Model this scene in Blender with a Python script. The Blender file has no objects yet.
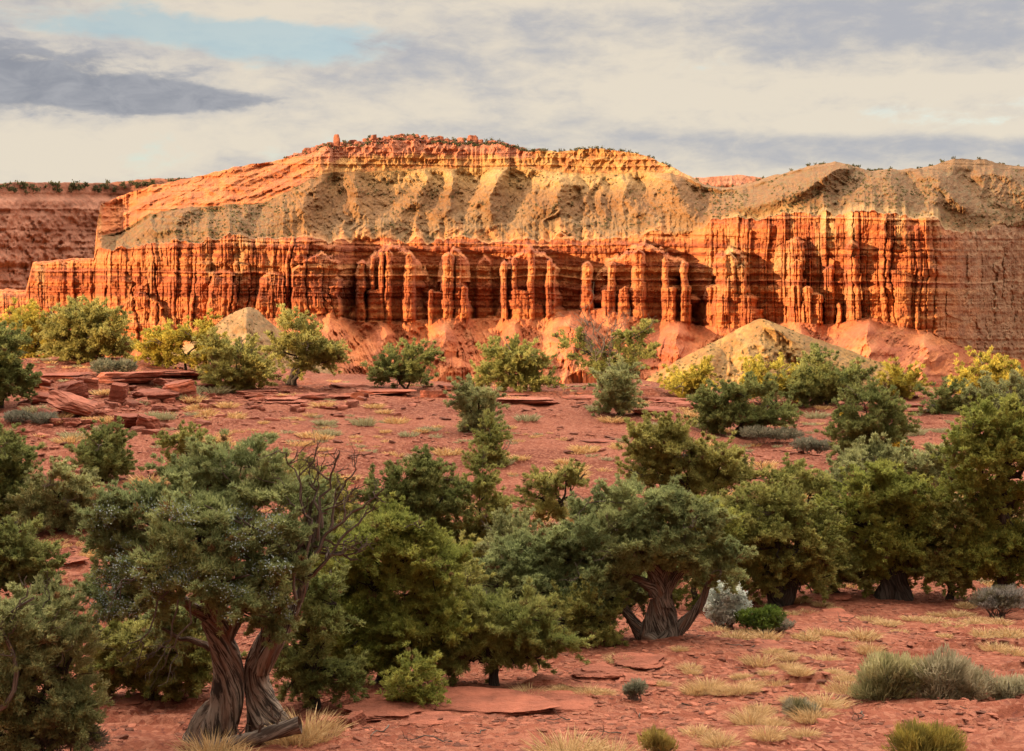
import bpy, math, random
import numpy as np

SC = bpy.context.scene
F = 1450.0                       # focal length in pixels of the 1024 px wide picture
PITCH = math.radians(2.98)       # camera looks slightly down; eye level is row 300
SUN_AZ = math.radians(180 + 58)  # clockwise from +Y: low sun behind the viewer's left shoulder
SUN_EL = math.radians(9.0)

# ------------------------------------------------------------------ camera
cam_d = bpy.data.cameras.new('camera')
cam_d.sensor_width = 36.0
cam_d.lens = 36.0 * F / 1024.0
cam_d.clip_start = 0.1
cam_d.clip_end = 20000.0
cam = bpy.data.objects.new('camera', cam_d)
cam.rotation_euler = (math.radians(90) - PITCH, 0, 0)
SC.collection.objects.link(cam)
SC.camera = cam

# ------------------------------------------------------------------ view, world, sun
SC.render.engine = 'CYCLES'
SC.view_settings.view_transform = 'Standard'
SC.view_settings.look = 'None'
SC.view_settings.gamma = 1.0
SC.view_settings.use_curve_mapping = False
SC.view_settings.exposure = 1.2
SC.cycles.max_bounces = 6
SC.cycles.diffuse_bounces = 4
SC.cycles.transparent_max_bounces = 4
SC.cycles.use_denoising = True


class NT:
    """small helper round a node tree"""
    def __init__(self, tree):
        self.t = tree
        tree.nodes.clear()

    def n(self, kind, **kw):
        nd = self.t.nodes.new(kind)
        for k, v in kw.items():
            setattr(nd, k, v)
        return nd

    def put(self, sock, v):
        if isinstance(v, bpy.types.NodeSocket):
            self.t.links.new(v, sock)
        elif v is not None:
            if hasattr(sock.default_value, '__len__') and not hasattr(v, '__len__'):
                v = (v, v, v)
            if hasattr(v, '__len__') and len(v) == 3 and len(sock.default_value) == 4:
                v = (*v, 1.0)
            sock.default_value = v

    def math(self, op, a, b=None, c=None, clamp=False):
        nd = self.n('ShaderNodeMath', operation=op, use_clamp=clamp)
        for i, v in enumerate((a, b, c)):
            if v is not None:
                self.put(nd.inputs[i], v)
        return nd.outputs[0]

    def vmath(self, op, a, b=None, out=0):
        nd = self.n('ShaderNodeVectorMath', operation=op)
        self.put(nd.inputs[0], a)
        if b is not None:
            self.put(nd.inputs[1], b)
        return nd.outputs[out]

    def noise(self, vec, scale=1.0, detail=4, rough=0.55, dist=0.0):
        nd = self.n('ShaderNodeTexNoise')
        self.put(nd.inputs['Vector'], vec)
        nd.inputs['Scale'].default_value = scale
        nd.inputs['Detail'].default_value = detail
        nd.inputs['Roughness'].default_value = rough
        nd.inputs['Distortion'].default_value = dist
        return nd.outputs['Fac']

    def ramp(self, fac, lo, hi, a=0.0, b=1.0, smooth=True):
        nd = self.n('ShaderNodeMapRange', interpolation_type='SMOOTHSTEP' if smooth else 'LINEAR')
        self.put(nd.inputs[0], fac)
        for i, v in enumerate((lo, hi, a, b)):
            nd.inputs[i + 1].default_value = v
        return nd.outputs[0]

    def mix(self, fac, a, b, blend='MIX'):
        nd = self.n('ShaderNodeMix', data_type='RGBA', blend_type=blend)
        self.put(nd.inputs[0], fac)
        self.put(nd.inputs[6], a)
        self.put(nd.inputs[7], b)
        return nd.outputs[2]

    def scale(self, vec, s):
        return self.vmath('MULTIPLY', vec, s)


world = bpy.data.worlds.new('World')
SC.world = world
world.use_nodes = True
w = NT(world.node_tree)
sky = w.n('ShaderNodeTexSky', sky_type='NISHITA', sun_disc=False)
sky.sun_elevation = SUN_EL
sky.sun_rotation = SUN_AZ
sky.altitude = 1900
sky.air_density = 1.0
sky.dust_density = 1.2
d = w.n('ShaderNodeTexCoord').outputs['Generated']
sep = w.n('ShaderNodeSeparateXYZ')
w.put(sep.inputs[0], d)
DX, DY, DZ = sep.outputs
lat = w.math('DIVIDE', DX, w.math('MAXIMUM', w.math('ABSOLUTE', DY), 0.25))
comb = w.n('ShaderNodeCombineXYZ')
w.put(comb.inputs[0], DX); w.put(comb.inputs[1], DY); w.put(comb.inputs[2], w.math('MULTIPLY', DZ, 3.0))
cl = comb.outputs[0]


def blob(px, py, rx, ry):
    """soft elliptical patch of sky round one direction (0..1)"""
    cx, cz = (px - 512) / F, (300 - py) / F
    a = w.math('DIVIDE', w.math('SUBTRACT', DX, cx), rx / F)
    b = w.math('DIVIDE', w.math('SUBTRACT', DZ, cz), ry / F)
    q = w.math('ADD', w.math('MULTIPLY', a, a), w.math('MULTIPLY', b, b))
    e = w.math('POWER', 2.718, w.math('MULTIPLY', q, -0.9))
    return w.math('MULTIPLY', e, w.ramp(DY, 0.0, 0.3))


n1 = w.noise(cl, 6.5, 9, 0.6, 0.15)
n2 = w.noise(w.vmath('ADD', cl, (3.1, 7.7, 1.3)), 14.0, 10, 0.62, 0.15)
n3 = w.noise(w.vmath('ADD', cl, (9.1, 2.7, 5.3)), 3.2, 6, 0.55, 0.2)
n4 = w.noise(w.vmath('MULTIPLY', w.vmath('ADD', cl, (1.7, 4.4, 2.2)), (1.0, 1.0, .8)), 34.0, 9, 0.62, 0.5)
# how much cloud: nearly all over, a blue gap at the upper left, thin gaps elsewhere
cover = w.math('ADD', w.math('MULTIPLY', n1, 1.0), w.math('MULTIPLY', n2, 0.35))
for (px, py, rx, ry, k) in ((200, 44, 190, 17, -.30), (30, 8, 120, 16, -.16), (290, 66, 90, 12, -.12), (880, 118, 140, 8, -.10),
                            (110, 98, 150, 34, .24), (330, 22, 120, 14, .12), (870, 40, 300, 34, .2), (550, 110, 300, 40, .16), (640, 120, 120, 30, .14), (900, 100, 200, 22, .12)):
    cover = w.math('ADD', cover, w.math('MULTIPLY', blob(px, py, rx, ry), k))
cover = w.math('ADD', cover, w.math('MULTIPLY', w.math('SUBTRACT', n4, .5), .34))
cloudy = w.ramp(cover, 0.43, 0.64, .28, 1.0)
# cloud tone: cream where thin and sunlit, blue-grey where thick
tone = w.math('ADD', w.math('MULTIPLY', n3, 0.9), w.math('MULTIPLY', n2, 0.55))
for (px, py, rx, ry, k) in ((70, 88, 125, 34, .30), (190, 106, 90, 13, .2), (900, 45, 230, 34, .20), (560, 28, 150, 14, .10), (850, 156, 260, 20, .20), (590, 138, 120, 20, .14),
                            (60, 155, 200, 18, -.12), (430, 100, 220, 26, -.10), (330, 32, 110, 16, -.15), (920, 96, 70, 8, -.22), (980, 142, 70, 9, -.22), (820, 132, 60, 7, -.14)):
    tone = w.math('ADD', tone, w.math('MULTIPLY', blob(px, py, rx, ry), k))
tone = w.math('ADD', tone, w.math('MULTIPLY', w.math('SUBTRACT', n4, .5), .34))
grey = w.ramp(tone, 0.62, 0.98)
CLOUD_LIT = (3.5, 3.08, 2.5)
CLOUD_GREY = (1.95, 1.95, 2.1)
cloud = w.mix(grey, CLOUD_LIT, CLOUD_GREY)
# the one dark cloud low on the left, its edge broken by noise
dk = w.math('ADD', w.math('ADD', blob(60, 92, 135, 34), w.math('MULTIPLY', blob(195, 108, 80, 12), .8)), w.math('MULTIPLY', w.math('SUBTRACT', n2, .5), 1.5))
dk = w.math('ADD', dk, w.math('MULTIPLY', w.math('SUBTRACT', n4, .5), .7))
dkm = w.ramp(dk, .34, .72)
cloud = w.mix(dkm, cloud, w.mix(w.ramp(n4, .3, .7), (1.22, 1.26, 1.45), (1.72, 1.72, 1.85)))
SX, SY = math.sin(SUN_AZ), math.cos(SUN_AZ)
tow = w.math('ADD', w.math('MULTIPLY', DX, SX), w.math('MULTIPLY', DY, SY))
fill_gain = w.math('MULTIPLY', w.ramp(DY, -0.45, 0.3, 0.42, 1.0), w.ramp(DZ, 0.24, 0.95, 1.0, 5.4))  # added fill: clouds brightened overhead and high in front, dimmed behind the viewer
fill_gain = w.math('MULTIPLY', fill_gain, w.math('ADD', 1.0, w.math('MULTIPLY', w.ramp(DZ, .24, .6, 0.0, 1.3), w.ramp(DY, -.1, .45))))
cloud = w.mix(1.0, cloud, fill_gain, 'MULTIPLY')
skyc = w.mix(1.0, sky.outputs[0], (1.0, .92, .80), 'MULTIPLY')
skyc = w.mix(1.0, skyc, w.ramp(DY, -0.45, 0.3, 0.6, 1.0), 'MULTIPLY')
allsky = w.mix(w.math('MULTIPLY', cloudy, 0.96), skyc, cloud)
bg = w.n('ShaderNodeBackground')
w.put(bg.inputs[0], allsky)
bg.inputs[1].default_value = 0.1
w.put(w.n('ShaderNodeOutputWorld').inputs[0], bg.outputs[0])

sun_d = bpy.data.lights.new('sun', 'SUN')
sun_d.energy = 5.0
sun_d.angle = math.radians(0.5)
sun_d.color = (1.0, 0.70, 0.42)
sun = bpy.data.objects.new('sun', sun_d)
TO_SUN = np.array((math.sin(SUN_AZ) * math.cos(SUN_EL), math.cos(SUN_AZ) * math.cos(SUN_EL), math.sin(SUN_EL)))
from mathutils import Vector
sun.rotation_euler = Vector(TO_SUN).to_track_quat('Z', 'Y').to_euler()
SC.collection.objects.link(sun)

# ------------------------------------------------------------------ numpy helpers
RNG = np.random.default_rng(11)


def hsh(ix, iy, seed):
    h = (ix.astype(np.int64) * 374761393 + iy.astype(np.int64) * 668265263 + seed * 1442695041) & 0xFFFFFFFF
    h = ((h ^ (h >> 13)) * 1274126177) & 0xFFFFFFFF
    h = ((h ^ (h >> 16)) * 2246822519) & 0xFFFFFFFF
    return ((h ^ (h >> 15)) & 0xFFFFFF) / float(0xFFFFFF)


def vn(x, y, seed=0):
    """value noise 0..1"""
    x, y = np.broadcast_arrays(np.asarray(x, float), np.asarray(y, float))
    ix, iy = np.floor(x), np.floor(y)
    fx, fy = x - ix, y - iy
    fx = fx * fx * fx * (fx * (fx * 6 - 15) + 10); fy = fy * fy * fy * (fy * (fy * 6 - 15) + 10)
    a, b = hsh(ix, iy, seed), hsh(ix + 1, iy, seed)
    c, e = hsh(ix, iy + 1, seed), hsh(ix + 1, iy + 1, seed)
    return (a + (b - a) * fx) * (1 - fy) + (c + (e - c) * fx) * fy


def fbm(x, y, oct=4, seed=0, gain=.5):
    s, a, t = 0.0, 1.0, 0.0
    for k in range(oct):
        s = s + a * vn(np.asarray(x) * 2 ** k + k * 17.3, np.asarray(y) * 2 ** k + k * 5.1, seed + k)
        t += a; a *= gain
    return s / t


def ridged(x, y, oct=3, seed=0):
    s, a, t = 0.0, 1.0, 0.0
    for k in range(oct):
        s = s + a * (1 - np.abs(2 * vn(np.asarray(x) * 2 ** k + k * 9.7, np.asarray(y) * 2 ** k + k * 3.3, seed + k) - 1))
        t += a; a *= .5
    return s / t


def sstep(a, b, x):
    t = np.clip((np.asarray(x, float) - a) / (b - a), 0, 1)
    return t * t * (3 - 2 * t)


def curve(pts):
    p = np.array(pts, float)
    return lambda x: np.interp(x, p[:, 0], p[:, 1])


CP, SP = math.cos(PITCH), math.sin(PITCH)


def unproject(px, py, d):
    """the point seen at pixel (px, py) whose distance along +Y is d"""
    px, py, d = np.broadcast_arrays(np.asarray(px, float), np.asarray(py, float), np.asarray(d, float))
    u, v = (px - 512) / F, -(py - 375.5) / F
    ry = CP + v * SP
    rz = -SP + v * CP
    return np.stack([u / ry * d, d, rz / ry * d], -1)


# ------------------------------------------------------------------ mesh helpers
def make_mesh(name, v, faces, col=None, uv=None, smooth=True, mats=(), mat_idx=None):
    """v (N,3); faces: list of int arrays (M,k)"""
    me = bpy.data.meshes.new(name)
    v = np.ascontiguousarray(v, np.float32)
    faces = [np.asarray(f, np.int32) for f in faces if len(f)]
    nl = sum(f.size for f in faces); npoly = sum(len(f) for f in faces)
    me.vertices.add(len(v)); me.loops.add(nl); me.polygons.add(npoly)
    me.vertices.foreach_set('co', v.ravel())
    li = np.concatenate([f.ravel() for f in faces])
    me.loops.foreach_set('vertex_index', li)
    st, o = [], 0
    for f in faces:
        st.append(o + np.arange(len(f)) * f.shape[1]); o += f.size
    me.polygons.foreach_set('loop_start', np.concatenate(st).astype(np.int32))
    me.polygons.foreach_set('use_smooth', np.full(npoly, smooth))
    for m in mats:
        me.materials.append(m)
    if mat_idx is not None:
        me.polygons.foreach_set('material_index', np.asarray(mat_idx, np.int32))
    if col is not None:
        a = me.color_attributes.new('tint', 'FLOAT_COLOR', 'POINT')
        c = np.ones((len(v), 4), np.float32); c[:, :3] = col
        a.data.foreach_set('color', c.ravel())
    if uv is not None:
        l = me.uv_layers.new(name='UVMap')
        l.data.foreach_set('uv', np.asarray(uv, np.float32)[li].ravel())
    me.update(calc_edges=True)
    return me


def link(name, me, parent=None, kind=None, label=None, cat=None, group=None):
    o = bpy.data.objects.new(name, me)
    SC.collection.objects.link(o)
    if parent is not None:
        o.parent = parent
    tag(o, label, cat, group, kind)
    return o


def tag(o, label=None, cat=None, group=None, kind=None):
    for k, val in (('label', label), ('category', cat), ('group', group), ('kind', kind)):
        if val:
            o[k] = val
    return o


def grid_faces(nu, nv):
    i = np.arange(nu - 1)[:, None] * nv + np.arange(nv - 1)[None, :]
    i = i.ravel()
    return np.stack([i, i + nv, i + nv + 1, i + 1], 1)


# ------------------------------------------------------------------ materials
def tint_mat(name, rough=0.9, bump=None, vary=0.12, scale=1.0, transl=0.0, stretch=(1, 1, 1)):
    """colour from the 'tint' attribute, varied by noise, with bump: list of (scale, strength metres)"""
    m = bpy.data.materials.new(name); m.use_nodes = True
    t = NT(m.node_tree)
    at = t.n('ShaderNodeAttribute', attribute_name='tint')
    co = t.scale(t.n('ShaderNodeTexCoord').outputs['Object'], stretch)
    c = at.outputs['Color']
    if vary:
        f = t.noise(co, scale, 5, .6)
        c = t.mix(1.0, c, t.ramp(f, .25, .75, 1 - vary * 2, 1 + vary * 2, False), 'MULTIPLY')
    p = t.n('ShaderNodeBsdfPrincipled')
    t.put(p.inputs['Base Color'], c)
    p.inputs['Roughness'].default_value = rough
    p.inputs['Specular IOR Level'].default_value = 0.2
    prev = None
    for (s, dist) in (bump or ()):
        b = t.n('ShaderNodeBump')
        b.inputs['Strength'].default_value = 1.0
        b.inputs['Distance'].default_value = dist
        t.put(b.inputs['Height'], t.noise(co, s, 6, .62))
        if prev is not None:
            t.put(b.inputs['Normal'], prev)
        prev = b.outputs[0]
    if prev is not None:
        t.put(p.inputs['Normal'], prev)
    out = p.outputs[0]
    if transl:
        tr = t.n('ShaderNodeBsdfTranslucent')
        t.put(tr.inputs[0], c)
        ms = t.n('ShaderNodeMixShader')
        ms.inputs[0].default_value = transl
        t.put(ms.inputs[1], out); t.put(ms.inputs[2], tr.outputs[0])
        out = ms.outputs[0]
    t.put(t.n('ShaderNodeOutputMaterial').inputs[0], out)
    return m


M_ROCK = tint_mat('layered_sandstone', .92, ((.35, 1.2), (1.6, .35)), .16, .25)
M_FOLI = tint_mat('juniper_foliage', .65, None, .14, 3.0, .5)
M_DRY = tint_mat('dry_grass', .8, None, .12, 6.0, .3)
M_STONE = tint_mat('red_flagstone', .93, ((2.6, .10), (13.0, .03)), .24, 2.2, 0, (1, 1, 2.2))
M_BARE = tint_mat('dead_twigs', .85, None, .15, 4.0)


def bark_mat(name, a, b, c, su=9.0, sv=1.6, dist=.02):
    m = bpy.data.materials.new(name); m.use_nodes = True
    t = NT(m.node_tree)
    uv = t.n('ShaderNodeUVMap', uv_map='UVMap').outputs[0]
    st = t.scale(uv, (su, sv, 1))
    f1 = t.noise(st, 1.0, 6, .65, .6)
    f2 = t.noise(t.scale(uv, (su * .25, sv * .5, 1)), 1.0, 3, .5, .3)
    col = t.mix(t.ramp(f1, .43, .58), a, b)
    col = t.mix(t.ramp(f2, .48, .72), col, c)
    p = t.n('ShaderNodeBsdfPrincipled')
    t.put(p.inputs['Base Color'], col)
    p.inputs['Roughness'].default_value = .88
    p.inputs['Specular IOR Level'].default_value = .15
    bp = t.n('ShaderNodeBump'); bp.inputs['Distance'].default_value = dist
    t.put(bp.inputs['Height'], f1)
    t.put(p.inputs['Normal'], bp.outputs[0])
    t.put(t.n('ShaderNodeOutputMaterial').inputs[0], p.outputs[0])
    return m


M_BARK = bark_mat('juniper_bark', (.040, .029, .023), (.27, .205, .16), (.19, .095, .06), 30, 3.2, .05)
M_BARKD = bark_mat('dark_bark', (.02, .016, .013), (.085, .065, .052), (.06, .038, .028), 30, 2.6, .03)
M_DEAD = bark_mat('weathered_wood', (.07, .052, .042), (.24, .195, .16), (.15, .10, .075), 14, 2.5)
M_DEADD = bark_mat('brown_dead_wood', (.05, .036, .028), (.20, .15, .12), (.14, .09, .065), 14, 2.5)
# ------------------------------------------------------------------ near ground
PROF = curve([(-400, -1.9), (-3, -1.7), (2, -1.8), (6, -3.2), (10, -4.3), (14, -5.0), (17, -5.32), (18.5, -5.5), (22, -5.9), (28, -6.4), (34, -6.6), (42, -6.45), (50, -6.15), (59, -5.7), (68, -5.15), (74, -4.75), (79, -4.9), (90, -7), (250, -45), (300, -49), (12000, -49)])
CREST = curve([(-300, 360), (0, 366), (60, 362), (160, 360), (230, 372), (330, 379), (420, 385), (500, 386), (560, 386), (650, 383), (700, 393), (800, 396), (900, 397), (1024, 401), (1300, 405)])


def ground_z(x, y, detail=True):
    x = np.asarray(x, float); y = np.asarray(y, float)
    z = PROF(y)
    px = 512 + x / 74.0 * F
    lift = -(CREST(px) - 300) / F * 74.0 + 4.75
    lift = lift * sstep(40, 74, y) * (1 - sstep(95, 220, y))
    z = z + lift
    # a low bedrock step in the front, left of the middle
    z = z + .25 * sstep(-6, -1, x) * (1 - sstep(3, 8, x)) * sstep(19, 22, y) * (1 - sstep(27, 31, y))
    if detail:
        near = sstep(8, 16, y) * (1 - sstep(90, 160, y))
        z = z + near * ((fbm(x / 9, y / 9, 3, 5) - .5) * .6 + (fbm(x / 1.7, y / 1.7, 4, 9) - .5) * .26 + (fbm(x / .35, y / .35, 2, 10) - .5) * .05)
        # thin stone layers breaking the surface: terraces across the slope
        q = fbm(x / 5.0, y / 2.2, 3, 31)
        st = (q * 9) % 1.0
        z = z + near * .13 * (sstep(0, .10, st) - st) * sstep(.45, .6, fbm(x / 7, y / 7, 2, 77))
        far = sstep(150, 400, y)
        z = z + far * (fbm(x / 60, y / 60, 3, 15) - .5) * 6
    return z


def axis(parts):
    out = [parts[0][0]]
    for a, b, n in parts:
        out.extend(list(a + (b - a) * (np.arange(1, n + 1) / n)))
    return np.array(out)


gx = axis([(-9000, -2500, 6), (-2500, -600, 12), (-600, -120, 24), (-120, -34, 43), (-34, -12, 160), (-12, 12, 300), (12, 34, 160), (34, 120, 43), (120, 600, 24), (600, 2500, 12), (2500, 9000, 6)])
gy = axis([(-2500, -300, 8), (-300, -20, 20), (-20, 12, 40), (12, 40, 330), (40, 82, 260), (82, 250, 60), (250, 900, 40), (900, 9000, 20)])
GX, GY = np.meshgrid(gx, gy, indexing='ij')
GZ = ground_z(GX, GY)
m = bpy.data.materials.new('red_desert_soil'); m.use_nodes = True
t = NT(m.node_tree)
co = t.n('ShaderNodeTexCoord').outputs['Object']
a1 = t.noise(co, .22, 5, .6)
a2 = t.noise(co, 1.6, 6, .65)
a3 = t.noise(t.scale(co, (1, .55, 1)), 9.0, 5, .65)
col = t.mix(t.ramp(a1, .38, .60), (.150, .040, .022), (.245, .077, .044))
col = t.mix(t.ramp(a2, .5, .7, 0, .8), col, (.30, .112, .067))
col = t.mix(t.ramp(a3, .52, .64, 0, .75), col, (.13, .04, .028))
vo = t.n('ShaderNodeTexVoronoi', feature='F1'); vo.inputs['Scale'].default_value = 14
t.put(vo.inputs['Vector'], t.scale(co, (1, .6, 1)))
hs = t.n('ShaderNodeSeparateColor'); t.put(hs.inputs[0], vo.outputs['Color'])
col = t.mix(t.math('MULTIPLY', t.ramp(hs.outputs[0], .45, .9), .65), col, (.335, .135, .083))
p = t.n('ShaderNodeBsdfPrincipled')
t.put(p.inputs['Base Color'], col)
p.inputs['Roughness'].default_value = .95
p.inputs['Specular IOR Level'].default_value = .1
b1 = t.n('ShaderNodeBump'); b1.inputs['Distance'].default_value = .09
t.put(b1.inputs['Height'], t.math('ADD', a3, t.math('MULTIPLY', hs.outputs[1], .5)))
t.put(p.inputs['Normal'], b1.outputs[0])
t.put(t.n('ShaderNodeOutputMaterial').inputs[0], p.outputs[0])
M_SOIL = m
link('ground', make_mesh('ground', np.stack([GX, GY, GZ], -1).reshape(-1, 3), [grid_faces(len(gx), len(gy))], mats=[M_SOIL]), kind='structure', label='red stony desert ground falling away and rising to a low ridge')


def hit(px, py):
    """where the view ray through a pixel meets the near ground"""
    dd = np.linspace(13, 84, 1400)
    P = unproject(px, py, dd)
    below = P[:, 2] < ground_z(P[:, 0], P[:, 1], False)
    i = int(np.argmax(below)) if below.any() else len(dd) - 40
    x, y = P[i, 0], P[i, 1]
    return np.array((x, y, float(ground_z(x, y))))


# ------------------------------------------------------------------ unseen hill added behind the viewer to keep low sun off the near ground
ts = np.linspace(-260, -60, 70)
tw = np.linspace(-420, 420, 200)
TS, TW = np.meshgrid(ts, tw, indexing='ij')
hs_, hw_ = -math.sin(SUN_AZ), -math.cos(SUN_AZ)      # the way the sunlight travels on the ground
HX = TS * hs_ + TW * hw_
HY = TS * hw_ - TW * hs_
SHADE_H, SHADE_G = 29.0, .365
crest = SHADE_H + SHADE_G * (TW + 48) + (fbm(TW / 30, 0, 3, 3) - .5) * 1.6
HZ = -6 + (np.clip(crest, 5, 90) + 6) * np.exp(-((TS + 155) / 42) ** 2)
hc = np.zeros(HX.shape + (3,)); hc[:] = (.33, .12, .07)
link('hill', make_mesh('hill', np.stack([HX, HY, HZ], -1).reshape(-1, 3), [grid_faces(len(ts), len(tw))], hc.reshape(-1, 3), mats=[M_ROCK]), kind='structure', label='unseen red hill behind the viewpoint, shaped to shade the near ground')

# ------------------------------------------------------------------ the mesa
MP = np.concatenate([np.arange(-190, -10, 1.0), np.arange(-10, 1034, .42), np.arange(1034, 1230, 1.0)])
SKY_Y = curve([(-200, 292), (0, 289), (26, 290), (33, 262), (60, 259), (94, 258), (97, 225), (101, 204), (120, 196), (150, 186), (190, 178), (215, 172), (240, 166), (290, 158), (330, 149), (360, 146), (390, 143), (415, 143.5), (440, 147), (470, 144.5), (485, 146.5), (520, 150), (560, 152), (590, 148), (620, 151), (650, 157), (670, 166), (690, 176), (705, 184), (722, 188), (745, 184), (765, 178), (800, 168), (835, 162), (850, 165), (870, 170), (900, 169), (920, 168), (935, 165), (955, 159), (985, 159), (995, 163), (1024, 166), (1250, 172)])
CAP_Y = curve([(-200, 293), (26, 291), (33, 263), (94, 259), (97, 240), (102, 236), (120, 233), (150, 214), (200, 206), (260, 204), (290, 190), (308, 180), (330, 172), (380, 171), (460, 168), (520, 166), (560, 172), (600, 174), (640, 172), (668, 172), (690, 179), (705, 187), (722, 191), (745, 187), (765, 181), (800, 170), (835, 164), (900, 171), (935, 169), (955, 166), (985, 166), (1000, 168), (1250, 175)])
TOP_Y = curve([(-200, 294), (26, 292), (33, 264), (94, 260), (97, 250), (120, 247), (150, 242), (200, 241), (250, 235), (300, 237), (330, 241), (355, 241), (400, 242), (450, 238), (500, 242), (540, 240), (560, 237), (600, 239), (640, 235), (680, 232), (700, 231), (712, 222), (740, 219), (780, 214), (830, 214), (870, 212), (900, 213), (935, 219), (945, 231), (980, 230), (1010, 226), (1250, 226)])
BASE_Y = curve([(-200, 312), (30, 312), (100, 337), (130, 350), (165, 340), (200, 326), (250, 320), (300, 315), (330, 313), (360, 322), (400, 321), (440, 318), (480, 318), (500, 318), (540, 319), (560, 311), (600, 307), (640, 318), (680, 320), (700, 325), (740, 329), (760, 325), (790, 321), (830, 324), (870, 316), (900, 325), (930, 332), (960, 346), (1024, 360), (1250, 375)])
E_D = curve([(-200, 800), (0, 795), (95, 776), (110, 752), (200, 728), (300, 724), (340, 729), (360, 737), (500, 744), (700, 742), (760, 732), (830, 716), (900, 702), (924, 703), (938, 711), (952, 730), (985, 776), (1024, 815), (1100, 850), (1250, 880)])
ALC = curve([(-200, 3), (95, 4), (110, 5), (300, 7), (335, 10), (355, 42), (520, 48), (690, 48), (705, 34), (745, 30), (800, 26), (845, 20), (858, 7), (930, 5), (945, 2), (1250, 2)])

NC, NS, NK, NT_ = 230, 170, 64, 130     # rows: cliff, slope, cap, talus
p = MP[:, None]
skyj = SKY_Y(MP) + (fbm(MP / 9, 0, 4, 60) - .5) * np.interp(MP, [-200, 280, 330, 500, 540, 1250], [2.6, 3, 9, 9, 3, 2.8]) - np.interp(MP, [300, 340, 400, 480, 520], [0, 2, 2.5, 2, 0]) * (vn(MP / 5.5, 2, 59) > .55)
yT, yK, yC, yB = skyj, np.maximum(CAP_Y(MP), skyj + 1), TOP_Y(MP) + (fbm(MP / 11, 3, 4, 61) - .5) * 12, BASE_Y(MP)
yK = np.maximum(yK + (fbm(MP / 7, 1, 2, 62) - .5) * 3, yT + .8)
yC = np.maximum(yC, yK + .8)
yF = np.maximum(yB + 62, 392.0)

# ---- the red cliff: buttresses standing out of a recessed wall
# (centre, half width, top row, rise of the roof, how far it stands out, half width at the top / at the foot)
BUTT = [(322, 18, 249, 15, 19), (300, 8, 264, 6, 11), (140, 24, 290, 30, 16), (222, 11, 268, 6, 10), (272, 12, 270, 8, 11),
        (391, 29, 240, 24, 25.0), (361, 5, 259, 5, 35.0), (372, 3.2, 253, 4, 33.8), (381, 3.6, 250, 4, 35.6), (388, 4.4, 246, 5, 36.2), (377, 12, 288, 3, 35.0), (409, 6.5, 250, 6, 36.2), (424, 6, 266, 12, 10.0),
        (439, 11, 291, 1.5, 28.8), (454, 14, 247, 13, 26.2), (448, 6.5, 251, 5, 35.0), (458, 4, 252, 4, 32.5), (464, 4, 285, 2, 35.0), (431, 3, 289, 2, 35.0), (484, 7, 254, 7, 7.5),
        (530, 30, 244, 22, 23.8), (504, 3.6, 259, 4, 35.0), (514, 3.4, 256, 4, 33.8), (531, 4, 246, 5, 35.0), (520, 12, 289, 2, 36.2), (549, 3.6, 256, 5, 33.8), (553, 3, 262, 5, 30.0), (538, 6, 302, 2, 30.0),
        (587, 5.2, 261, 4, 27.5), (603, 6, 268, 6, 8.8),
        (645, 40, 240, 24, 22.5), (612, 4.0, 259, 4, 35.0), (607, 5, 288, 2, 37.5), (638, 7.5, 247, 6, 37.5), (624, 6, 286, 2, 38.8), (665, 3.6, 254, 6, 33.8), (671, 5.5, 286, 2, 35.0), (684, 4, 259, 5, 35.0), (688, 3, 285, 2, 31.2),
        (731, 18, 246, 12, 17), (729, 10, 248, 9, 26), (741, 5, 262, 5, 22), (738, 18, 293, 3, 24), (722, 8, 296, 2, 29), (712, 7, 284, 4, 14),
        (796, 8, 236, 6, 14), (797, 6, 257, 5, 21), (807, 6, 285, 3, 23), (816, 5, 291, 3, 22), (829, 5, 264, 5, 8), (838, 2.2, 301, 2, 12),
        (853, 7, 238, 7, 15)]
alc = ALC(MP)
E0 = E_D(MP)


def cliff_rec(P, Y, V):
    """metres behind the front line at column P, row Y; V = 0 at the foot, 1 at the top"""
    wob = (fbm(Y / 13, P / 70, 3, 40) - .5) * 3.2
    Pw = P + wob
    rec = alc[:, None] * np.ones_like(Y)
    # the back wall is layered: big harder bands stand out
    best = np.zeros_like(Y)
    for k, (c, hw, top, roof, out) in enumerate(BUTT):
        ww = hw * (.96 + .30 * (1 - V) ** 1.5) * (1 + .16 * (vn(Y / 5.0, k * 3.7, 70 + k) - .5)) * (.82 + .36 * hsh(np.floor((Y + k * 7) / (9.0 + 5 * (k % 3))), 0 * Y + k, 33))
        tt = np.abs((Pw - c) / ww)
        sh = np.clip(1 - tt ** 4.5, 0, 1) ** .5
        rf = np.clip((Y - top - roof * .85 * np.clip(tt, 0, 1) ** 1.1 - (fbm(P / 4.5, Y / 9 + k, 3, 140 + k) - .5) * (9 if roof > 10 else 4)) / np.where(roof > 10, 5.0, max(roof * .6, 1.6)), 0, 1)
        best = np.maximum(best, out * sh * rf * (1 + .06 * (1 - V)))
    rec = rec - np.minimum(best, alc[:, None] * 1.02 + 1.5)
    return rec, wob


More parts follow.
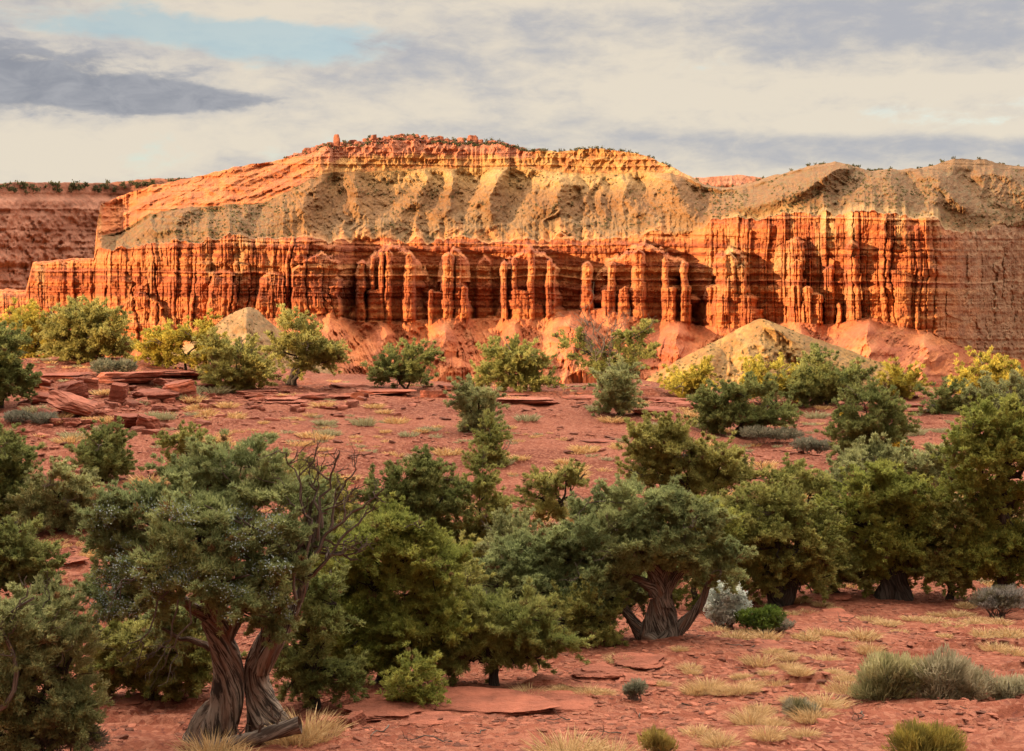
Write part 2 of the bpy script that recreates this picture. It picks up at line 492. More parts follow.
def cells(pos, seed, V, cut=.5):
    """1-D rounded columns with sharp clefts: outward 0..1, own depth and own top height per column"""
    ix = np.floor(pos); f = pos - ix
    face = np.sqrt(np.clip(1 - np.abs(2 * f - 1) ** 4.5, 0, 1))
    h = hsh(ix, 0 * ix, seed); top = hsh(ix, 0 * ix + 1, seed)
    off = np.where(V > .25 + top * 1.0, .35, 1.0) if cut else 1.0
    tier = np.floor(V * 4.2 + 1.7 * hsh(ix, 0 * ix + 2, seed) + .25 * (vn(pos * 3.1, V * 9, seed + 3) - .5))
    blk = hsh(ix, tier + 11, seed)
    nxt = hsh(ix + np.where(f > .5, 1, -1), tier + 11, seed)
    shove = .62 + .5 * blk - .25 * sstep(.3, .5, np.abs(f - .5)) * np.clip(nxt - blk, 0, 1)
    return face * (.45 + .55 * h) * off * (shove if cut else 1.0)


def warp_pos(P, Y, widths, seed):
    xs, ws = widths
    dens = 1 / np.interp(MP, xs, ws)
    pos = np.cumsum(dens) * (MP[1] - MP[0])
    pos = np.interp(P + (fbm(Y / 70, P / 40, 2, seed) - .5) * np.interp(P, xs, ws) * .55 + (fbm(P / 3, Y / 5, 3, seed + 7) - .5) * np.interp(P, xs, ws) * .12, MP, pos)
    return pos + .42 * np.sin(pos * 1.7 + seed) + .22 * np.sin(pos * 4.1 + seed * 2)


def columns(P, Y, V):
    """vertical fluting, in metres outwards"""
    amp = np.interp(P, [-200, 90, 110, 240, 340, 352, 700, 720, 850, 918, 968, 1250], [3.6, 3.6, 8.5, 9.5, 8.5, 1.5, 1.5, 4.0, 9.5, 9.0, 2.4, 2.4])
    c1 = cells(warp_pos(P, Y, ([-200, 90, 110, 200, 345, 355, 845, 860, 1250], [15, 15, 38, 30, 30, 13, 13, 28, 26]), 21), 21, V)
    c2 = cells(warp_pos(P, Y, ([-200, 345, 355, 1250], [13, 12, 5.5, 10]), 22), 22, V)
    c3 = cells(warp_pos(P, Y, ([-200, 1250], [3.4, 3.4]), 23), 23, V, 0)
    z2 = .03 + .5 * sstep(.4, .62, fbm(P / 26, Y / 34, 3, 26))
    z3 = .30 * sstep(.42, .66, fbm(P / 15, Y / 20, 3, 27))
    return amp * (c1 * 1.0 + z2 * .5 * c2 + z3 * c3 - .75 + .5 * (fbm(P / 30, Y / 36, 3, 28) - .5))


def steps(yy, th, seed, P, span):
    """hard layers: one depth per layer, crisp edges"""
    q = yy / th
    ix = np.floor(q); f = q - ix
    a, b = hsh(ix, np.floor(P / span) * 0, seed), hsh(ix + 1, ix * 0, seed)
    return a + (b - a) * sstep(.72, 1.0, f)


def bands(P, Y):
    yy = Y + (fbm(P / 60, Y / 40, 2, 50) - .5) * 5 - (P - 512) * .012 + (fbm(P / 6, Y / 6, 2, 56) - .5) * 1.2
    return 2.4 * (steps(yy, 6.3, 51, P, 300) - .5) + 1.9 * (steps(yy, 2.3, 52, P, 120) - .5)


rows = []
cols = []
JIT = lambda P, Y, s: fbm(P / 5, Y / 5, 4, s) - .5
RED1, RED2, RED3 = np.array((.44, .148, .046)), np.array((.33, .092, .032)), np.array((.48, .20, .066))
CREAM = np.array((.48, .30, .12))
TAL = np.array((.50, .165, .058))
TAN = np.array((.165, .073, .023)); TAN2 = np.array((.215, .102, .034)); PALE = np.array((.215, .135, .066)); OLIVE = np.array((.15, .10, .042))


def lerp(a, b, f):
    return a + (b - a) * np.asarray(f)[..., None]


# cliff
v = np.linspace(0, 1, NC)[None, :]
Yc = yB[:, None] + (yC - yB)[:, None] * v
Pc = p + 0 * v
rec, wob = cliff_rec(Pc, Yc, v)
batter = np.interp(MP, [-200, 90, 110, 340, 360, 700, 850, 935, 950, 1250], [12, 10, 14, 14, 6, 6, 8, 8, 10, 10])[:, None]
foot = np.clip(1 - v / .5, 0, 1) ** 1.5
Dc = E0[:, None] + rec + batter * v - columns(Pc, Yc, v) * (1 - .35 * foot) - bands(Pc, Yc) * np.interp(Pc, [940, 960], [1.1, .45]) - JIT(Pc, Yc, 41) * 3.2 - sstep(945, 965, Pc) * (5.5 * (.5 - ridged(Pc / 9 + JIT(Pc, Yc, 64), Yc / 70, 3, 65))) + sstep(.9, 1, v) * 3
strat = vn((Yc - (Pc - 512) * .012) / 3.4, Pc / 400, 53)
strat2 = vn((Yc - (Pc - 512) * .012) / 9.0, Pc / 500, 54)
Cc = lerp(RED1, RED2, sstep(.35, .70, strat))
Cc = lerp(Cc, np.array((.20, .05, .02)), .8 * sstep(.66, .80, vn((Yc - (Pc - 512) * .012 + JIT(Pc, Yc, 66) * 2) / 1.9, Pc / 260, 67)))
Cc = lerp(Cc, np.array((.22, .055, .024)), .55 * sstep(.58, .74, fbm(Pc / 9, Yc / 40, 3, 68)))
Cc = lerp(Cc, RED3, sstep(.55, .8, strat2) * .6)
crm = np.interp(Pc, [-200, 90, 110, 180, 260, 300, 340, 560, 690, 720, 760, 850, 940, 950, 1250], [.5, .5, .25, .3, .55, .2, .05, .05, .2, .7, .8, .75, .5, .2, .2])
Cc = lerp(Cc, CREAM, crm * sstep(.45, .8, fbm(Pc / 10, Yc / 45, 4, 55)) * sstep(.25, .7, v + .2 * JIT(Pc, Yc, 57)) * 1.0)
Cc = lerp(Cc, lerp(np.array((.37, .235, .14)), np.array((.28, .165, .095)), sstep(.4, .65, fbm(Pc / 7, Yc / 16, 4, 63))), np.interp(Pc + JIT(Pc, Yc, 69) * 50, [0, 925, 985, 1250], [0, 0, .85, .85]))
# talus below the cliff
u = np.linspace(0, 1, NT_)[None, :]
Yt = yF[:, None] + (yB - yF)[:, None] * u
Pt = p + 0 * u
D_b = Dc[:, :1]
D_min = np.minimum(D_b, (E0 + np.interp(MP, [-200, 340, 360, 700, 850, 870, 1250], [4, 8, 34, 34, 22, 16, 6]))[:, None])
_k9 = np.hanning(63); _k9 /= _k9.sum()
D_min = np.convolve(np.pad(D_min[:, 0], 31, mode='edge'), _k9, 'valid')[:, None] + (fbm(MP / 6, 0, 3, 18)[:, None] - .5) * 4
D_base_s = E0[:, None] + np.interp(MP, [-200, 340, 360, 700, 850, 870, 1250], [4, 8, 34, 34, 22, 16, 6])[:, None]
fall = (1 - u)
run = np.interp(MP, [-200, 100, 340, 940, 1250], [60, 60, 75, 95, 110])[:, None]
# each cone: apex column, apex row, spread, strength
CONES = [(118, 352, 30, 16), (215, 330, 30, 14), (330, 324, 34, 22), (385, 320, 44, 36), (446, 316, 38, 44), (515, 320, 36, 40), (572, 307, 52, 66), (624, 318, 26, 42), (678, 312, 44, 60), (735, 327, 34, 34), (800, 320, 34, 36), (868, 313, 52, 70), (926, 330, 50, 62), (250, 330, 60, 8)]
cone = np.zeros_like(Yt)
for (c, ay, spr, st) in CONES:
    wv = (fbm(Yt / 16, c + Pt / 80, 3, int(c)) - .5) * 26 * np.clip((Yt - ay) / 40, 0, 1)
    tt = np.abs(Pt - c + wv) / (4 + spr * np.clip((Yt - ay) / 70, 0, 3))
    tt = np.sqrt(tt * tt + .004) * np.where(Pt - c + wv < 0, .75, 1.45)
    cone = np.maximum(cone, st * np.clip(1 - tt, 0, 1) * sstep(ay - 6, ay + 20, Yt))
gp = Pt + (Pt - 560) * fall * .15 + (fbm(Pt / 30, Yt / 30, 2, 33) - .5) * 12
gul = ridged(gp / 26, fall * 1.1, 3, 34) * 17 * sstep(0, .35, fall) + ridged(gp / 7 + fbm(gp / 9, fall * 5, 2, 30), fall * 2.2, 3, 35) * 9.0 * sstep(.02, .3, fall)
blend = sstep(0, .05, fall)
rel = sstep(.0, .30, fall)
Dt = D_b * (1 - sstep(0, .02, fall)) + (D_min * (1 - rel) + D_base_s * rel) * sstep(0, .02, fall) - run * fall ** 1.0 - cone * sstep(.0, .2, fall) - gul - JIT(Pt, Yt, 36) * 6.5 - (ridged(gp / 3.4 + JIT(Pt, Yt, 31) * 2, fall * 3.5, 2, 32) - .5) * 4.5 * sstep(.05, .25, fall) - (fbm(Pt / 2.0, Yt / 2.0, 2, 29) - .5) * 1.6
Dt = np.minimum(Dt, np.minimum.accumulate((Dt + .0)[:, ::-1], 1)[:, ::-1] + 1.5)
Ct = lerp(TAL, np.array((.35, .10, .038)), sstep(.3, .7, fbm(gp / 22, fall * 2, 3, 37)))
Ct = lerp(Ct, np.array((.46, .18, .075)), sstep(.55, .8, fbm(Pt / 9, Yt / 9, 3, 38)) * .6)
Ct = lerp(Ct, np.array((.27, .075, .032)), .75 * sstep(.5, .75, ridged(gp / 7 + fbm(gp / 9, fall * 5, 2, 30), fall * 2.2, 2, 35)) * sstep(.1, .3, fall) * sstep(.4, .6, fbm(Pt / 15, Yt / 15, 2, 19)))
Ct = lerp(Ct, np.array((.33, .09, .05)), sstep(.6, .8, vn(Yt / 3.2, Pt / 90, 39)) * .35 * sstep(700, 800, Pt))
# slope above the cliff
s = np.linspace(0, 1, NS + 1)[None, 1:]
Ys = yC[:, None] + (yK - yC)[:, None] * s
Ps = p + 0 * s
hpx = (yC - yK)
run_s = np.interp(MP, [-200, 95, 110, 300, 340, 660, 700, 760, 850, 940, 1250], [6, 8, 34, 60, 74, 74, 60, 70, 85, 95, 110])[:, None]
D_c = Dc[:, -1:]
_w = np.hanning(321); _w /= _w.sum()
_px = np.arange(-190, 1230, 1.0)
_dl = np.convolve(np.pad(np.interp(_px, MP, Dc[:, -1]), 160, mode='edge'), _w, 'valid')
D_cs = (np.interp(MP, _px, _dl) + 4)[:, None]
D_cs = D_cs + 3
bl = sstep(0, .035, s)
SPUR = [(480, 240, 505, 165, 22, 14), (388, 240, 424, 182, 16, 5), (340, 245, 356, 178, 30, 6), (446, 236, 452, 186, 15, 10), (540, 240, 566, 172, 34, 15), (640, 236, 622, 172, 30, 12), (596, 238, 588, 196, 12, 3), (700, 230, 672, 172, 22, 9),
        (760, 222, 845, 162, 40, 24), (800, 216, 838, 162, 26, 12), (905, 214, 880, 168, 30, 8), (985, 232, 930, 166, 34, 16), (1080, 232, 990, 160, 44, 18), (150, 245, 190, 205, 26, 5), (225, 240, 250, 204, 26, 6), (290, 238, 320, 176, 30, 9)]
spur = np.zeros_like(Ys)
for (x0, y0, x1, y1, ww, st) in SPUR:
    f = np.clip((Ys - y1) / (y0 - y1), 0, 1.2)
    cx = x1 + (x0 - x1) * f
    dq = Ps + (fbm(Ys / 18, Ps / 60, 3, 80) - .5) * 16 - cx
    tt = np.abs(dq) / (ww * 1.5 * (.35 + .75 * f)) * np.where(dq < 0, .8, 1.35)
    spur = np.maximum(spur, st * 1.9 * np.clip(1 - np.sqrt(tt * tt + .006), 0, 1))
sp = Ps + (fbm(Ps / 40, Ys / 25, 2, 81) - .5) * 22
env = sstep(0, .10, s) * sstep(1.02, .86, s)
gs = (ridged(sp / 42, Ys / 160, 2, 82) - .3) * 19 + ridged(sp / 13 + fbm(Ys / 20, Ps / 60, 2, 78) * 2, Ys / 80, 3, 83) * 5.5 + JIT(Ps, Ys, 84) * 4.5 + (fbm(Ps / 2.2, Ys / 2.2, 2, 85) - .5) * 2.2
prof = np.interp(s, [0, .35, .8, 1], [0, .30, .78, 1])
ledge = (vn(Ys / 6.0 + (fbm(Ps / 30, 0, 2, 91) - .5) * 2, Ps / 80, 86) - .5) * 2.4
Ds = D_c * (1 - bl) + D_cs * bl + run_s * prof - np.where(spur + gs > 16, (spur + gs - 16) * sstep(.05, .6, s), spur + gs - 16) * env - ledge * env
Ds = np.maximum(Ds, np.maximum.accumulate(np.concatenate([np.convolve(np.pad(D_c[:, 0], 24, mode='edge'), np.hanning(49) / np.hanning(49).sum(), 'valid')[:, None] - 2 + (fbm(MP / 5, 0, 3, 17)[:, None] - .5) * 5, Ds], 1), 1)[:, 1:] - .8)
Ds = Ds - (ridged(sp / 11 + fbm(Ys / 14, Ps / 30, 3, 77) * 2.2, Ys / 30, 3, 76) - .5) * 3.6 * sstep(0, .06, s) * sstep(1, .88, s) - (fbm(Ps / 3, Ys / 3, 3, 75) - .5) * 2.0 * sstep(0, .04, s) * sstep(1, .9, s) - .9 * (steps(Ys + JIT(Ps, Ys, 74) * 9, 4.0, 73, Ps, 1) - .5) * sstep(1, .9, s)
Cs = lerp(TAN, TAN2, sstep(.35, .65, fbm(sp / 18, Ys / 30, 3, 87)))
mid = sstep(300, 340, Ps) * (1 - sstep(660, 720, Ps))
Cs = lerp(Cs, PALE, mid * sstep(.45, .15, s + .35 * (fbm(Ps / 20, Ys / 20, 3, 88) - .5)) * .62)
Cs = lerp(Cs, RED3, np.maximum(mid, .5) * sstep(.16, .0, s + .42 * (fbm(Ps / 9, Ys / 26, 3, 89) - .5)) * .85)
Cs = lerp(Cs, np.array((.50, .30, .11)), sstep(330, 420, Ps) * (1 - sstep(640, 680, Ps)) * sstep(.6, .95, s) * .6)
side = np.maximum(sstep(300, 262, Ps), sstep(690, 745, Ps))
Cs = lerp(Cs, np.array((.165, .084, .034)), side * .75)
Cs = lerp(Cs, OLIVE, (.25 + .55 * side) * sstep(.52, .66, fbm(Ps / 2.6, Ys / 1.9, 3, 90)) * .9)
right = sstep(700, 740, Ps) * (1 - sstep(940, 955, Ps))
Cs = lerp(Cs, CREAM, right * sstep(.22, .05, s + .2 * (fbm(Ps / 7, Ys / 9, 3, 92) - .5)) * .35)
bench = 1 - sstep(94, 104, Ps)
Cs = lerp(Cs, RED1, bench)
# cap: orange wall on the left, yellow ledge in the middle, rounded on the right
c = np.linspace(0, 1, NK + 1)[None, 1:]
Yk = yK[:, None] + (yT - yK)[:, None] * c
Pk = p + 0 * c
D_k = Ds[:, -1:]
run_k = np.interp(MP, [-200, 95, 102, 200, 290, 330, 380, 660, 690, 720, 1250], [4, 6, 30, 40, 38, 12, 7, 7, 10, 14, 16])[:, None]
amp = np.interp(MP, [-200, 95, 110, 300, 330, 360, 670, 700, 1250], [.5, .8, 2.5, 3.0, 3.0, 3.6, 3.6, .8, .8])[:, None]
blk = (1 - np.abs(2 * vn((Pk + JIT(Pk, Yk, 95) * 14) / 14, Yk / 11, 96) - 1)) + .6 * (1 - np.abs(2 * vn((Pk + JIT(Pk, Yk, 94) * 7) / 4.5, Yk / 6, 97) - 1))
crack = ridged((Pk * .55 + Yk * 1.15) / 17, (Yk - Pk * .3) / 40, 3, 98)
crack2 = ridged((Pk * .5 - Yk * 1.0) / 13, (Yk + Pk * .3) / 36, 2, 99)
lw = (1 - sstep(300, 335, Pk)) * sstep(97, 104, Pk)
Dk = D_k + run_k * c + (sstep(0, .2, c) * amp * (1.2 - blk) * (1 - lw) + lw * sstep(0, .15, c) * (8 * (.6 - crack) + 4.5 * (.6 - crack2) - 2.4 * (steps(Yk + Pk * .25 + JIT(Pk, Yk, 104) * 8, 5.0, 58, Pk, 1) - .5))) - JIT(Pk, Yk, 93) * 1.8 - bands(Pk, Yk * 1.3) * .6
ORG = np.array((.43, .145, .050))
Ck = lerp(np.array((.44, .225, .075)), np.array((.34, .14, .05)), sstep(.45, .7, fbm(Pk / 5, Yk / 7, 3, 101)))
Ck = lerp(Ck, lerp(ORG, np.array((.34, .105, .04)), sstep(.4, .7, fbm((Pk + Yk) / 14, Yk / 9, 3, 102))), np.maximum(lw, 1 - sstep(94, 104, Pk)))
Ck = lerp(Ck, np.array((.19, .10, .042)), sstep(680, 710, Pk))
redtop = sstep(300, 330, Pk) * (1 - sstep(520, 545, Pk)) * sstep(.45, .6, c + .3 * (fbm(Pk / 10, 0, 2, 103) - .5))
Ck = lerp(Ck, np.array((.40, .15, .08)), redtop)
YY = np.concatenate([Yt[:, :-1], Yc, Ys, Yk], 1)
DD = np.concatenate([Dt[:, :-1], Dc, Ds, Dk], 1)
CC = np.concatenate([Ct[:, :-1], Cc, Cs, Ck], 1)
V = unproject(p + 0 * YY, YY, DD)
# back of the plateau: carry the rim back level, then down
back = []
for dist, drop in ((6, -.2), (14, -.6), (40, -3), (150, -6), (420, -8), (600, -90)):
    q = V[:, -1, :].copy(); q[:, 1] += dist; q[:, 2] += drop
    q[:, 2] = q[:, 2] * (1 - min(dist / 420, 1)) + min(dist / 420, 1) * (np.minimum(q[:, 2], 70))
    if drop == -90: q[:, 2] = -52
    back.append(q)
foot_ = V[:, 0, :].copy(); foot_[:, 1] -= 4; foot_[:, 2] -= 8
V = np.concatenate([foot_[:, None], V, np.stack(back, 1)], 1)
CC = np.concatenate([CC[:, :1], CC] + [lerp(np.array((.34, .19, .09)), CC[:, -1], np.full(len(MP), .4))[:, None]] * len(back), 1)
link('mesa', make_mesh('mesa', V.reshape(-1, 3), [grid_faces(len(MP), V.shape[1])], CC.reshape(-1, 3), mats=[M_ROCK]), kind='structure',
     label='long red and tan layered mesa with a fluted lower cliff and talus')
# ------------------------------------------------------------------ other far landforms
def relief(name, sky, foot, depth, run, cols, spurs=(), rough=3.0, p0=0, p1=1024, rows=90, gul=(18, 3.0), label='', step=.7, kind='structure', back=60, profile=1.0, cliff=None, speck=.5):
    """a landform with the given skyline: its surface comes towards the viewer going down; closed at the back"""
    P1 = np.arange(p0, p1, step)
    _k = np.hanning(25); _k /= _k.sum()
    ys = np.convolve(np.pad(curve(sky)(P1), 12, mode='edge'), _k, 'valid') + (fbm(P1 / 14, 0, 4, 7) - .5) * 3.0
    yf = curve(foot)(P1)
    f = np.linspace(0, 1, rows)[None, :]
    Y = ys[:, None] + (np.maximum(yf, ys + 1) - ys)[:, None] * f
    P = P1[:, None] + 0 * f
    D = (curve(depth)(P1) if hasattr(depth, '__len__') else np.full(len(P1), float(depth)))[:, None] - run * f ** profile * np.clip((yf - ys) / 60, .05, 1)[:, None]
    for (c, ay, c2, y2, ww, st) in spurs:
        q = np.clip((Y - ay) / (y2 - ay), 0, 1.3)
        tt = np.abs(P + (fbm(Y / 12, P / 60, 3, int(c)) - .5) * 12 - (c + (c2 - c) * q)) / (3 + ww * q)
        D = D - st * np.clip(1 - np.sqrt(tt * tt + .01), 0, 1) * sstep(ay - 4, ay + 22, Y)
    if cliff:
        y0c, y1c, hc_ = cliff
        D = D + hc_ * (sstep(y0c, y0c + 4, Y) - 1) * 0 - bands(P, Y) * 1.0 - ridged((P + Y * .6) / 26, (Y - P * .4) / 40, 3, 61) * 16 * sstep(y0c, y0c + 6, Y) * (1 - sstep(y1c - 8, y1c, Y))
    ed = np.minimum(f * 3, 1)
    D = D - ed * (ridged((P + (fbm(P / 20, Y / 20, 2, 8) - .5) * 14) / gul[0], f * 1.5, 3, 9) * gul[1] + (fbm(P / 4, Y / 4, 4, 12) - .5) * rough)
    C = lerp(np.array(cols[0]), np.array(cols[1]), sstep(.38, .62, fbm(P / 14, Y / 10, 4, 13)))
    if len(cols) > 2:
        C = lerp(C, np.array(cols[2]), speck * sstep(.56, .68, fbm(P / 2.4, Y / 1.7, 2, 14)))
    V = unproject(P, Y, D)
    b1 = V[:, 0].copy(); b1[:, 1] += back * .5; b1[:, 2] -= back * .12
    b2 = V[:, 0].copy(); b2[:, 1] += back; b2[:, 2] = -54
    fr = V[:, -1].copy(); fr[:, 1] -= 6; fr[:, 2] -= 12
    V = np.concatenate([b2[:, None], b1[:, None], V, fr[:, None]], 1)
    C = np.concatenate([C[:, :1], C[:, :1], C, C[:, -1:]], 1)
    me = make_mesh(name, V.reshape(-1, 3), [grid_faces(len(P1), V.shape[1])[:, ::-1]], C.reshape(-1, 3), mats=[M_ROCK])
    return link(name, me, kind=kind, label=label)


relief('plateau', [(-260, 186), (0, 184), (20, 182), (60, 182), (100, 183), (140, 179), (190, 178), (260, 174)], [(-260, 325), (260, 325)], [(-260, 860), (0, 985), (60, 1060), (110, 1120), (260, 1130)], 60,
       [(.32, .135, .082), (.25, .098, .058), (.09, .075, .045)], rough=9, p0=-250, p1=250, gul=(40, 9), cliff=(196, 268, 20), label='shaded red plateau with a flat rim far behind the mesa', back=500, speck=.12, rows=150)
relief('far_mesa', [(640, 182), (690, 178), (705, 177), (740, 175), (762, 178), (800, 182)], [(640, 205), (800, 205)], 1150, 14, [(.44, .19, .12), (.36, .14, .08), (.08, .07, .04)], rough=6, p0=645, p1=800, rows=30, gul=(9, 5), label='low pink rimrock seen in the notch behind the mesa', back=300, speck=.5)
YEL = [(.33, .178, .055), (.25, .125, .038), (.12, .085, .034)]
relief('knoll', [(628, 396), (645, 380), (668, 366), (690, 354), (705, 346), (722, 338), (742, 327), (760, 318), (775, 323), (800, 333), (830, 344), (870, 358), (905, 372), (945, 396)], [(620, 402), (940, 402)], [(628, 488), (700, 474), (722, 482), (764, 468), (800, 486), (930, 548)], 50, YEL,
       [(760, 314, 838, 380, 44, 15), (704, 340, 716, 396, 50, 15), (735, 328, 765, 392, 26, 8), (800, 332, 880, 392, 30, 9)], rough=5.5, p0=628, p1=944, gul=(12, 9.0), label='yellow grassy knoll below the mesa')
relief('knoll', [(128, 380), (150, 362), (185, 346), (215, 326), (232, 313), (247, 307), (258, 310), (275, 327), (300, 346), (340, 378)], [(120, 395), (350, 395)], [(128, 605), (246, 588), (340, 650)], 50, [(.29, .175, .08), (.23, .13, .055), (.12, .095, .045)],
       [(247, 303, 258, 380, 50, 14), (205, 330, 200, 390, 26, 7)], rough=5.0, p0=128, p1=340, gul=(11, 7.0), label='pale yellow knoll below the red cliff')

# unseen ridge added beyond the left edge to cast shadow on the talus
rs = np.linspace(-90, 90, 40); rw = np.linspace(-110, 110, 120)
RS, RW = np.meshgrid(rs, rw, indexing='ij')
cx0, cy0 = -40 - 300 * hs_, 690 - 300 * hw_
RX = cx0 + RS * hs_ + RW * hw_; RY = cy0 + RS * hw_ - RW * hs_
env = sstep(33, 23, np.abs(RW + 2)) * (1 - .10 * np.exp(-((RW - 5) / 4.0) ** 2))
RZ = -52 + (84 + (fbm(RW / 9, 0, 3, 44) - .5) * 5) * env * np.exp(-(RS / 42) ** 2)
cc = np.zeros(RX.shape + (3,)); cc[:] = (.42, .15, .08)
link('ridge', make_mesh('ridge', np.stack([RX, RY, RZ], -1).reshape(-1, 3), [grid_faces(len(rs), len(rw))], cc.reshape(-1, 3), mats=[M_ROCK]), kind='structure', label='unseen red ridge added left of the view to shade the talus')


# ------------------------------------------------------------------ rocks
def ico(sub):
    t_ = (1 + 5 ** .5) / 2
    v = np.array([(-1, t_, 0), (1, t_, 0), (-1, -t_, 0), (1, -t_, 0), (0, -1, t_), (0, 1, t_), (0, -1, -t_), (0, 1, -t_), (t_, 0, -1), (t_, 0, 1), (-t_, 0, -1), (-t_, 0, 1)], float)
    v /= np.linalg.norm(v[0])
    f = np.array([(0, 11, 5), (0, 5, 1), (0, 1, 7), (0, 7, 10), (0, 10, 11), (1, 5, 9), (5, 11, 4), (11, 10, 2), (10, 7, 6), (7, 1, 8), (3, 9, 4), (3, 4, 2), (3, 2, 6), (3, 6, 8), (3, 8, 9), (4, 9, 5), (2, 4, 11), (6, 2, 10), (8, 6, 7), (9, 8, 1)])
    for _ in range(sub):
        e = np.sort(np.concatenate([f[:, [0, 1]], f[:, [1, 2]], f[:, [2, 0]]]), 1)
        ue, inv = np.unique(e, axis=0, return_inverse=True)
        inv = inv.ravel()
        mid_ = v[ue].mean(1); mid_ /= np.linalg.norm(mid_, axis=1)[:, None]
        n = len(f); a, b, c_ = inv[:n] + len(v), inv[n:2 * n] + len(v), inv[2 * n:] + len(v)
        f = np.concatenate([np.stack([f[:, 0], a, c_], 1), np.stack([f[:, 1], b, a], 1), np.stack([f[:, 2], c_, b], 1), np.stack([a, b, c_], 1)])
        v = np.concatenate([v, mid_])
    return v, f


ICO = {k: ico(k) for k in (1, 2, 3, 4, 5)}


def rock_shape(seed, dims, sub=4, cuts=9, box=.75, layers=.03, rough=.05, lo=.62):
    """an angular stone: a sphere cut by random planes and two bedding planes, with thin layers showing on its sides"""
    r = np.random.default_rng(seed)
    v, f = ICO[sub]
    v = v.copy() * 1.25
    nrm = r.normal(size=(cuts, 3)); nrm[:, 2] *= .45
    nrm /= np.linalg.norm(nrm, axis=1)[:, None]
    nrm = np.concatenate([nrm, [(r.normal() * .06, r.normal() * .06, 1), (0, 0, -1)]])
    dist = np.concatenate([r.uniform(lo, max(.95, lo + .1), cuts), [box, box]])
    for n_, d_ in zip(nrm, dist):
        n_ = n_ / np.linalg.norm(n_)
        o = np.clip(v @ n_ - d_, 0, None)
        v -= o[:, None] * n_
    q = fbm(v[:, 0] * 2.2 + seed, v[:, 1] * 2.2 + v[:, 2] * 1.7, 4, seed % 97) - .5
    lay = steps(v[:, 2] + .12 * (fbm(v[:, 0] * 2, v[:, 1] * 2, 2, 5) - .5), .17, seed % 89, v[:, 0], 1) - .5
    hor = np.linalg.norm(v[:, :2], axis=1) + 1e-6
    v[:, :2] *= (1 + (rough * 2 * q + layers * 2 * lay) / np.maximum(hor, .3))[:, None]
    v[:, 2] += q * rough * .8
    return v * (np.array(dims) / 2), f


def rot_z(v, a):
    c_, s_ = math.cos(a), math.sin(a)
    return np.stack([v[:, 0] * c_ - v[:, 1] * s_, v[:, 0] * s_ + v[:, 1] * c_, v[:, 2]], 1)


def rot_axis(v, tx, ty):
    c_, s_ = math.cos(tx), math.sin(tx)
    v = np.stack([v[:, 0], v[:, 1] * c_ - v[:, 2] * s_, v[:, 1] * s_ + v[:, 2] * c_], 1)
    c_, s_ = math.cos(ty), math.sin(ty)
    return np.stack([v[:, 0] * c_ + v[:, 2] * s_, v[:, 1], -v[:, 0] * s_ + v[:, 2] * c_], 1)


ROCKC = [(.27, .085, .052), (.235, .072, .044), (.30, .10, .062), (.21, .064, .04)]


def stone(name, px, py, wpx, hpx, seed, label, cat='boulder', group=None, depth=.8, tilt=(0, 0), rz=None, sub=4, cuts=9, box=.75, sink=.25, colour=None, pos=None, mat=None, layers=.03, rough=.05, lo=.62):
    P = hit(px, py) if pos is None else np.array(pos)
    sc = P[1] / F
    W, H = wpx * sc, hpx * sc
    v, f = rock_shape(seed, (W * 1.12, W * depth, H * 1.25), sub, cuts, box, layers, rough, lo)
    r = np.random.default_rng(seed + 5)
    v = rot_z(v, r.uniform(-.5, .5) if rz is None else rz)
    v = rot_axis(v, *tilt)
    v[:, 2] -= v[:, 2].min() + sink * H * .5
    c0 = np.array(colour or ROCKC[seed % 4])
    c_ = c0 * (1 + .35 * (vn(v[:, 2] / max(H, .1) * 7 + seed, v[:, 0] * .4, 3) - .5))[:, None]
    o = link(name, make_mesh(name, v, [f], c_, smooth=False, mats=[mat or M_STONE]), label=label, cat=cat, group=group)
    o.location = P
    return o


# knobs standing on the mesa rim
T_D = DD[:, -1]
for i, (px, pt, pb, wd, lab) in enumerate([
        (337, 137, 151, 5.2, 'tall thin balanced rock on the left end of the mesa rim'), (346, 142, 151, 6, 'small round knob right beside the thin balanced rock'),
        (321, 144, 154, 8, 'rounded red knob left of the thin balanced rock'), (309, 147, 156, 9, 'lowest red knob at the left end of the rim outcrop'),
        (365, 144, 154, 15, 'flat topped red block between the balanced rock and the big domes'), (389, 138.5, 153, 15, 'left and wider of two red domes on the mesa rim'),
        (409, 138, 153, 13, 'right and narrower of two red domes on the mesa rim'), (421, 142.5, 153, 9, 'low red knob at the right foot of the two domes'), (440, 144, 154, 18, 'long low red ledge between the domes and the round boulder'),
        (472, 138, 148, 8, 'round red boulder perched high on the mesa rim'), (462, 142, 153, 17, 'broad red block under the perched round boulder'), (488, 144, 154, 18, 'sloping red block right of the perched round boulder'), (509, 147, 154, 16, 'low dark red slab at the right end of the rim outcrop')]):
    dT = float(np.interp(px, MP, T_D)) + 8 + (i % 3) * 5
    b = unproject(px, pb + 2, dT)
    stone('rim_boulder', px, pb, wd * (1.25 if i else 1), (pb - pt) * (1 if i in (0, 9) else .7) + 2.5, 300 + i, lab, 'boulder', 'rock knobs along the mesa rim', .9, sub=3, cuts=7, sink=.1, colour=(.31, .11, .06), pos=b, mat=M_ROCK, box=.92, lo=.70, rough=.22, layers=.07)


